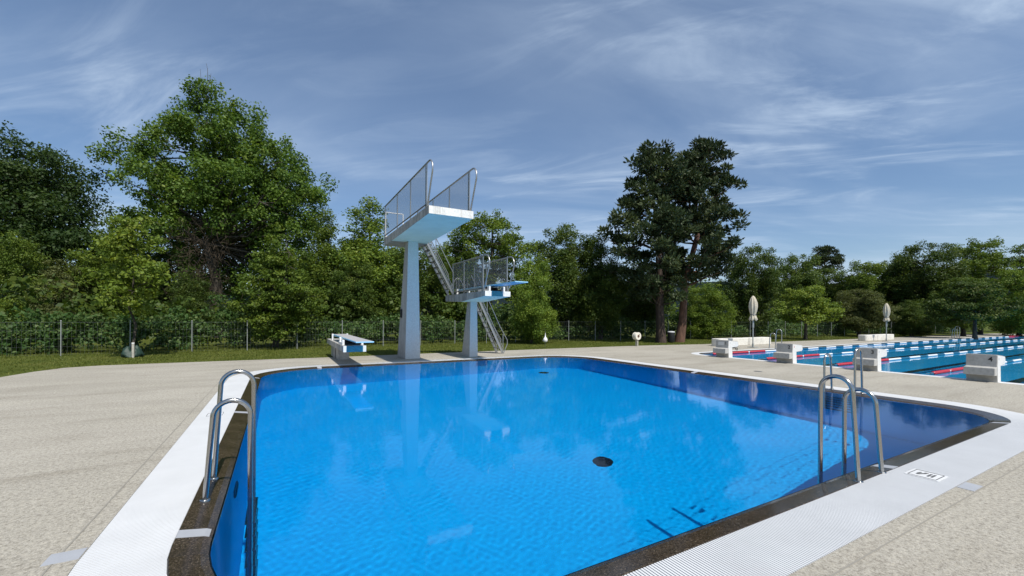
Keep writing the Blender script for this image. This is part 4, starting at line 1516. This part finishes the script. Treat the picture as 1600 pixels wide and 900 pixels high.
# --- pines
def pine(seed, h, trunk_r, lean, tiers, needles, bark_mat, r_clump=0.47):
    """tiers: (z, radius, number of sprays, x shift)"""
    rng = np.random.default_rng(seed)
    t = bpy.data.objects.new('pine', None); COL.objects.link(t)
    tb = MB()
    path = wobble((0, 0, -0.15), (lean[0], lean[1], h * 0.97), 9, 0.010, rng)
    k = len(path)
    tb.tube(path, [trunk_r * (1.25 if i == 0 else 1 - 0.82 * i / (k - 1)) for i in range(k)], 10, caps=False)
    C = []; RR = []
    for z, r, n, sx in tiers:
        f = z / (h * 0.97)
        i = min(k - 2, int(f * (k - 1)))
        g = f * (k - 1) - i
        p0 = np.array(path[i]) * (1 - g) + np.array(path[i + 1]) * g
        a0 = rng.uniform(0, 6.28)
        for j in range(n):
            a = a0 + 6.28 * j / n + rng.normal() * 0.25
            ln = r * rng.uniform(0.72, 1.1)
            tip = p0 + np.array([math.cos(a) * ln + sx, math.sin(a) * ln, rng.uniform(0.0, 0.45) + 0.10 * ln])
            limb_mesh(tb, wobble(p0 - np.array([0, 0, 0.15 * ln]), tip, 4, 0.05, rng), 0.035 + 0.016 * ln, 0.012, 5)
            m_ = max(2, int(ln * 2.1))
            for q in range(m_):
                s_ = 0.42 + 0.58 * (q + rng.uniform(0.3, 1)) / m_
                c = p0 + (tip - p0) * s_ + np.array([rng.normal() * 0.28, rng.normal() * 0.28, 0.12 + rng.normal() * 0.10])
                C.append(c)
                rr_ = r_clump * rng.uniform(0.65, 1.2)
                RR.append(np.array([rr_, rr_, rr_ * 0.50]))
    # needle tufts: narrow blades fanning out and upwards
    per = max(20, needles // len(C))
    C = [c + rng.normal(size=3) * 0.12 for c in C]
    VV = []; rn = []
    for c, r in zip(C, RR):
        d = rng.normal(size=(per, 3)); d /= np.linalg.norm(d, axis=1)[:, None]
        p = c + d * (rng.uniform(0, 1, per) ** 0.5)[:, None] * r
        dirv = d * 0.8 + rng.normal(size=(per, 3)) * 0.45 + np.array([0, 0, 0.55])
        dirv /= np.linalg.norm(dirv, axis=1)[:, None]
        side = np.cross(dirv, rng.normal(size=(per, 3))); side /= np.linalg.norm(side, axis=1)[:, None]
        l_ = rng.uniform(0.20, 0.38, per)[:, None]; w_ = 0.055
        VV.append(np.stack([p, p + dirv * l_ * 0.5 + side * w_, p + dirv * l_, p + dirv * l_ * 0.5 - side * w_], 1).reshape(-1, 3))
        rn.append(np.clip(0.5 * rng.uniform() + 0.5 * rng.uniform(0, 1, per), 0, 1))
    V = np.concatenate(VV)
    tb.build('trunk', bark_mat, t)
    np_mesh('crown', V, np.arange(len(V)).reshape(-1, 4), M['needle'], np.concatenate(rn), t)
    return t


PG = 'pair of tall pines'
p1 = pine(81, 12.9, 0.31, (-0.5, 0.2), [(2.9, 1.9, 4, -0.5), (3.7, 2.4, 5, -0.6), (4.6, 2.6, 5, -0.8), (5.6, 2.7, 5, -0.8), (6.6, 2.8, 6, -0.8), (7.6, 2.9, 6, -0.6), (8.6, 2.5, 5, -0.6), (9.6, 2.3, 6, -0.2), (10.4, 2.0, 6, 0.2), (11.2, 1.7, 6, 0.3), (11.9, 1.4, 6, 0.3), (12.5, 0.9, 5, 0.2)],
          25000, M['pine_bark'])
x, y = bearing(U(1033), 28.6)
named(p1, 'pine_tree', 'left pine of the tall pair, with a dark leaning trunk', 'tree', PG, (x, y, GL), A_)
b = MB(); rng = np.random.default_rng(9)
limb_mesh(b, wobble((-0.4, -0.6, 5.6), (-1.3, -1.9, 7.0), 4, 0.05, rng), 0.04, 0.02, 6)
b.build('dead_branch', M['pale_post'], p1)
p2 = pine(82, 13.6, 0.30, (1.7, 0.1), [(4.2, 2.0, 5, 0.5), (5.1, 2.5, 5, 0.6), (6.2, 3.0, 6, 0.8), (7.2, 2.6, 5, 0.5), (8.2, 2.7, 6, 0.5), (9.3, 2.6, 6, 0.1), (10.3, 2.5, 6, 0.1), (11.2, 2.0, 6, 0.0), (12.0, 1.5, 6, 0.1), (12.7, 1.1, 6, 0.0), (13.3, 0.7, 5, 0)],
          25000, M['pine_bark_red'])
x, y = bearing(U(1061), 29.3)
named(p2, 'pine_tree', 'right pine of the tall pair, with a reddish upper trunk', 'tree', PG, (x, y, GL), A_)
p3 = pine(83, 12.0, 0.22, (0.5, 0), [(8.6, 1.6, 5, 0.6), (9.5, 2.2, 6, 0.5), (10.4, 2.0, 6, 0.2), (11.2, 1.4, 5, -0.1), (11.8, 0.8, 4, 0)], 7000, M['pine_bark_red'])
x, y = bearing(U(1284), 62.0)
named(p3, 'pine_tree', 'small distant flat-topped pine rising above the broadleaf trees', 'tree', None, (x, y, GL), A_)
p4 = copy_tree(p3)
x, y = bearing(U(1628), 55.0)
named(p4, 'pine_tree', 'distant pine whose branch tips reach in at the right edge', 'tree', None, (x, y, GL), 1.0, (1.25, 1.25, 0.93))


# --- uncountable greenery
def strip_foliage(name, pts, n, h, depth, leaves, size, r, mat, seed, flat=0.7, lo=0.15):
    """leaf clumps along a line of ground points; h: (low, high)"""
    rng = np.random.default_rng(seed)
    P = np.asarray(pts, float)
    seg = np.linalg.norm(np.diff(P, axis=0), axis=1)
    cum = np.concatenate([[0], np.cumsum(seg)])
    C = []; RR = []
    for _ in range(n):
        s_ = rng.uniform(0, cum[-1])
        i = min(len(seg) - 1, int(np.searchsorted(cum, s_)) - 1 if s_ > 0 else 0)
        f = (s_ - cum[i]) / seg[i]
        q = P[i] + (P[i + 1] - P[i]) * f
        top = h[0] + (h[1] - h[0]) * (0.5 + 0.5 * math.sin(s_ * 0.55 + seed) * math.sin(s_ * 0.21 + 1.3)) * rng.uniform(0.6, 1)
        z = lo + (top - lo) * rng.uniform(0, 1) ** 0.8
        C.append((q[0] + rng.normal() * depth * 0.3, q[1] + abs(rng.normal()) * depth * 0.6, z))
        rr_ = r * rng.uniform(0.6, 1.25)
        RR.append(np.array([rr_, rr_, rr_ * flat]))
    V, F, rn = leaf_quads(C, RR, [leaves // n] * n, size, rng, aspect=0.7, up=0.2)
    o = np_mesh(name, V, F, mat, rn)
    o['kind'] = 'stuff'
    return o


FENCE = [(-16.7, 23.9), (-0.5, 24.0), (17.1, 24.3), (23.5, 23.2), (31.0, 21.9), (44.0, 20.2), (58.0, 19.2), (80.0, 18.6)]
off = [(x, y + 1.0) for x, y in FENCE]
strip_foliage('undergrowth', off[:3], 520, (1.0, 2.7), 1.5, 34000, 0.15, 0.42, M['hedge'], 91)
strip_foliage('undergrowth', off[2:], 620, (0.8, 2.4), 1.8, 30000, 0.17, 0.45, M['hedge'], 92)
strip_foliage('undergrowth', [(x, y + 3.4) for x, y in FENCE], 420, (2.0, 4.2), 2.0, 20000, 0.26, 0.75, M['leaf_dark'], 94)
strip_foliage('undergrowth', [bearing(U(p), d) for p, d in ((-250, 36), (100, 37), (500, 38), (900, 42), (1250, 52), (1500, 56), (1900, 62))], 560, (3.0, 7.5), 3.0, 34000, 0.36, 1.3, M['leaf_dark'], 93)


# --- wire fence
f_ = thing('wire_fence', 'long green-grey wire fence with slim posts in front of the wood', 'fence', (FENCE[0][0], FENCE[0][1], GL))
ox, oy = FENCE[0]
P = [Vector((x - ox, y - oy, 0)) for x, y in FENCE]
FH = 1.42
wb = MB()
pp = []
for a, c in zip(P[:-1], P[1:]):
    d = c - a
    L_ = d.length; d.normalize()
    nrm = Vector((-d.y, d.x, 0)) * 0.0018
    k = int(L_ / 0.13)
    for i in range(k):
        q = a + d * (L_ * (i + 0.5) / k)
        u = d * 0.0013
        wb.add([q - u + Vector((0, 0, 0.04)), q + u + Vector((0, 0, 0.04)), q + u + Vector((0, 0, FH - 0.07)), q - u + Vector((0, 0, FH - 0.07))], [(0, 1, 2, 3)])
    for z in [0.05 + 0.33 * j for j in range(5)]:
        w_ = 0.006 if z > 1.3 else 0.003
        z_ = Vector((0, 0, z)); e = Vector((0, 0, w_))
        wb.add([a + z_ + nrm * 2, c + z_ + nrm * 2, c + z_ + e + nrm * 2, a + z_ + e + nrm * 2], [(0, 1, 2, 3)])
wb.build('wire_mesh', M['wire'], f_)
tot = sum((c - a).length for a, c in zip(P[:-1], P[1:]))
s_ = 0.30
pm = None
while s_ < tot:
    r_ = s_
    for a, c in zip(P[:-1], P[1:]):
        l_ = (c - a).length
        if r_ <= l_:
            q = a + (c - a) * (r_ / l_); break
        r_ -= l_
    if pm is None:
        b = MB(); b.tube([(0, 0, 0), (0, 0, FH)], 0.020, 8); b.lathe([(0.03, FH), (0.03, FH + 0.02), (0.0, FH + 0.035)], (0, 0, 0), 8)
        pm = b.build('post', M['galv'], f_)
        o = pm
    else:
        o = pm.copy(); COL.objects.link(o)
    o.location = q + Vector((0, -0.02, 0))
    s_ += 2.15

# --- grass blades on the lawn strip
rng = np.random.default_rng(77)
n = 90000
# strips of the lawn that show: left end, behind the tower, beyond the lap pool
px_ = np.concatenate([rng.uniform(-22, 20, 60000), rng.uniform(20, 62, 30000)])
fx = np.array([p[0] for p in FENCE]); fy = np.array([p[1] for p in FENCE])
dk = np.array([(-22, 17.0), (-6.6, 17.0), (-6.2, 18.0), (-5.2, 18.66), (-3.6, 18.70), (1.4, 18.49), (10.3, 18.54), (18.9, 18.34), (23.5, 17.64), (31, 17.14), (38.4, 16.84), (76, 16.24)])
ylo = np.interp(px_, dk[:, 0], dk[:, 1]) + 0.03
ylo = np.where(px_ < -6.9, 12.0, ylo)
yhi = np.interp(px_, fx, fy) + 1.2
py_ = ylo + (yhi - ylo) * rng.uniform(0, 1, n)
hgt = rng.uniform(0.02, 0.05, n)
hgt = np.where(py_ > yhi - 1.5, hgt * rng.uniform(1, 3.5, n), hgt)
ang = rng.uniform(0, 6.283, n)
u = np.stack([np.cos(ang), np.sin(ang), 0 * ang], 1) * (0.014 + 0.004 * (px_ > 20))[:, None]
base = np.stack([px_, py_, np.full(n, GL - 0.005)], 1)
tip = base + np.stack([rng.normal(size=n) * 0.02, rng.normal(size=n) * 0.02, hgt], 1)
V = np.stack([base - u, base + u, tip + u * 0.25, tip - u * 0.25], 1).reshape(-1, 3)
o = np_mesh('grass', V, np.arange(n * 4).reshape(-1, 4), M['grass_blade'], rng.uniform(0, 1, n))
o['kind'] = 'stuff'

# --- wooded ridge far away on the right
rng = np.random.default_rng(3)
vs = []; fs = []
K = 160
for k in range(K):
    u_ = -1.6 + 3.6 * k / (K - 1)
    for j, (d_, hh) in enumerate(((520, 0.0), (640, 0.45), (780, 0.85), (900, 1.0), (1100, 0.0))):
        x, y = bearing(u_, d_)
        H_ = 60 + 62 * (1 / (1 + math.exp(-(u_ - 0.80) * 5))) + 10 * math.sin(u_ * 5.0) + 3.5 * math.sin(u_ * 31) + rng.normal() * 1.6
        vs.append((x, y, GL - 0.5 + hh * H_))
for k in range(K - 1):
    for j in range(4):
        a = k * 5 + j
        fs.append((a, a + 5, a + 6, a + 1))
b = MB(); b.add(vs, fs, True)
b.build('hills', M['hill'], kind='structure')
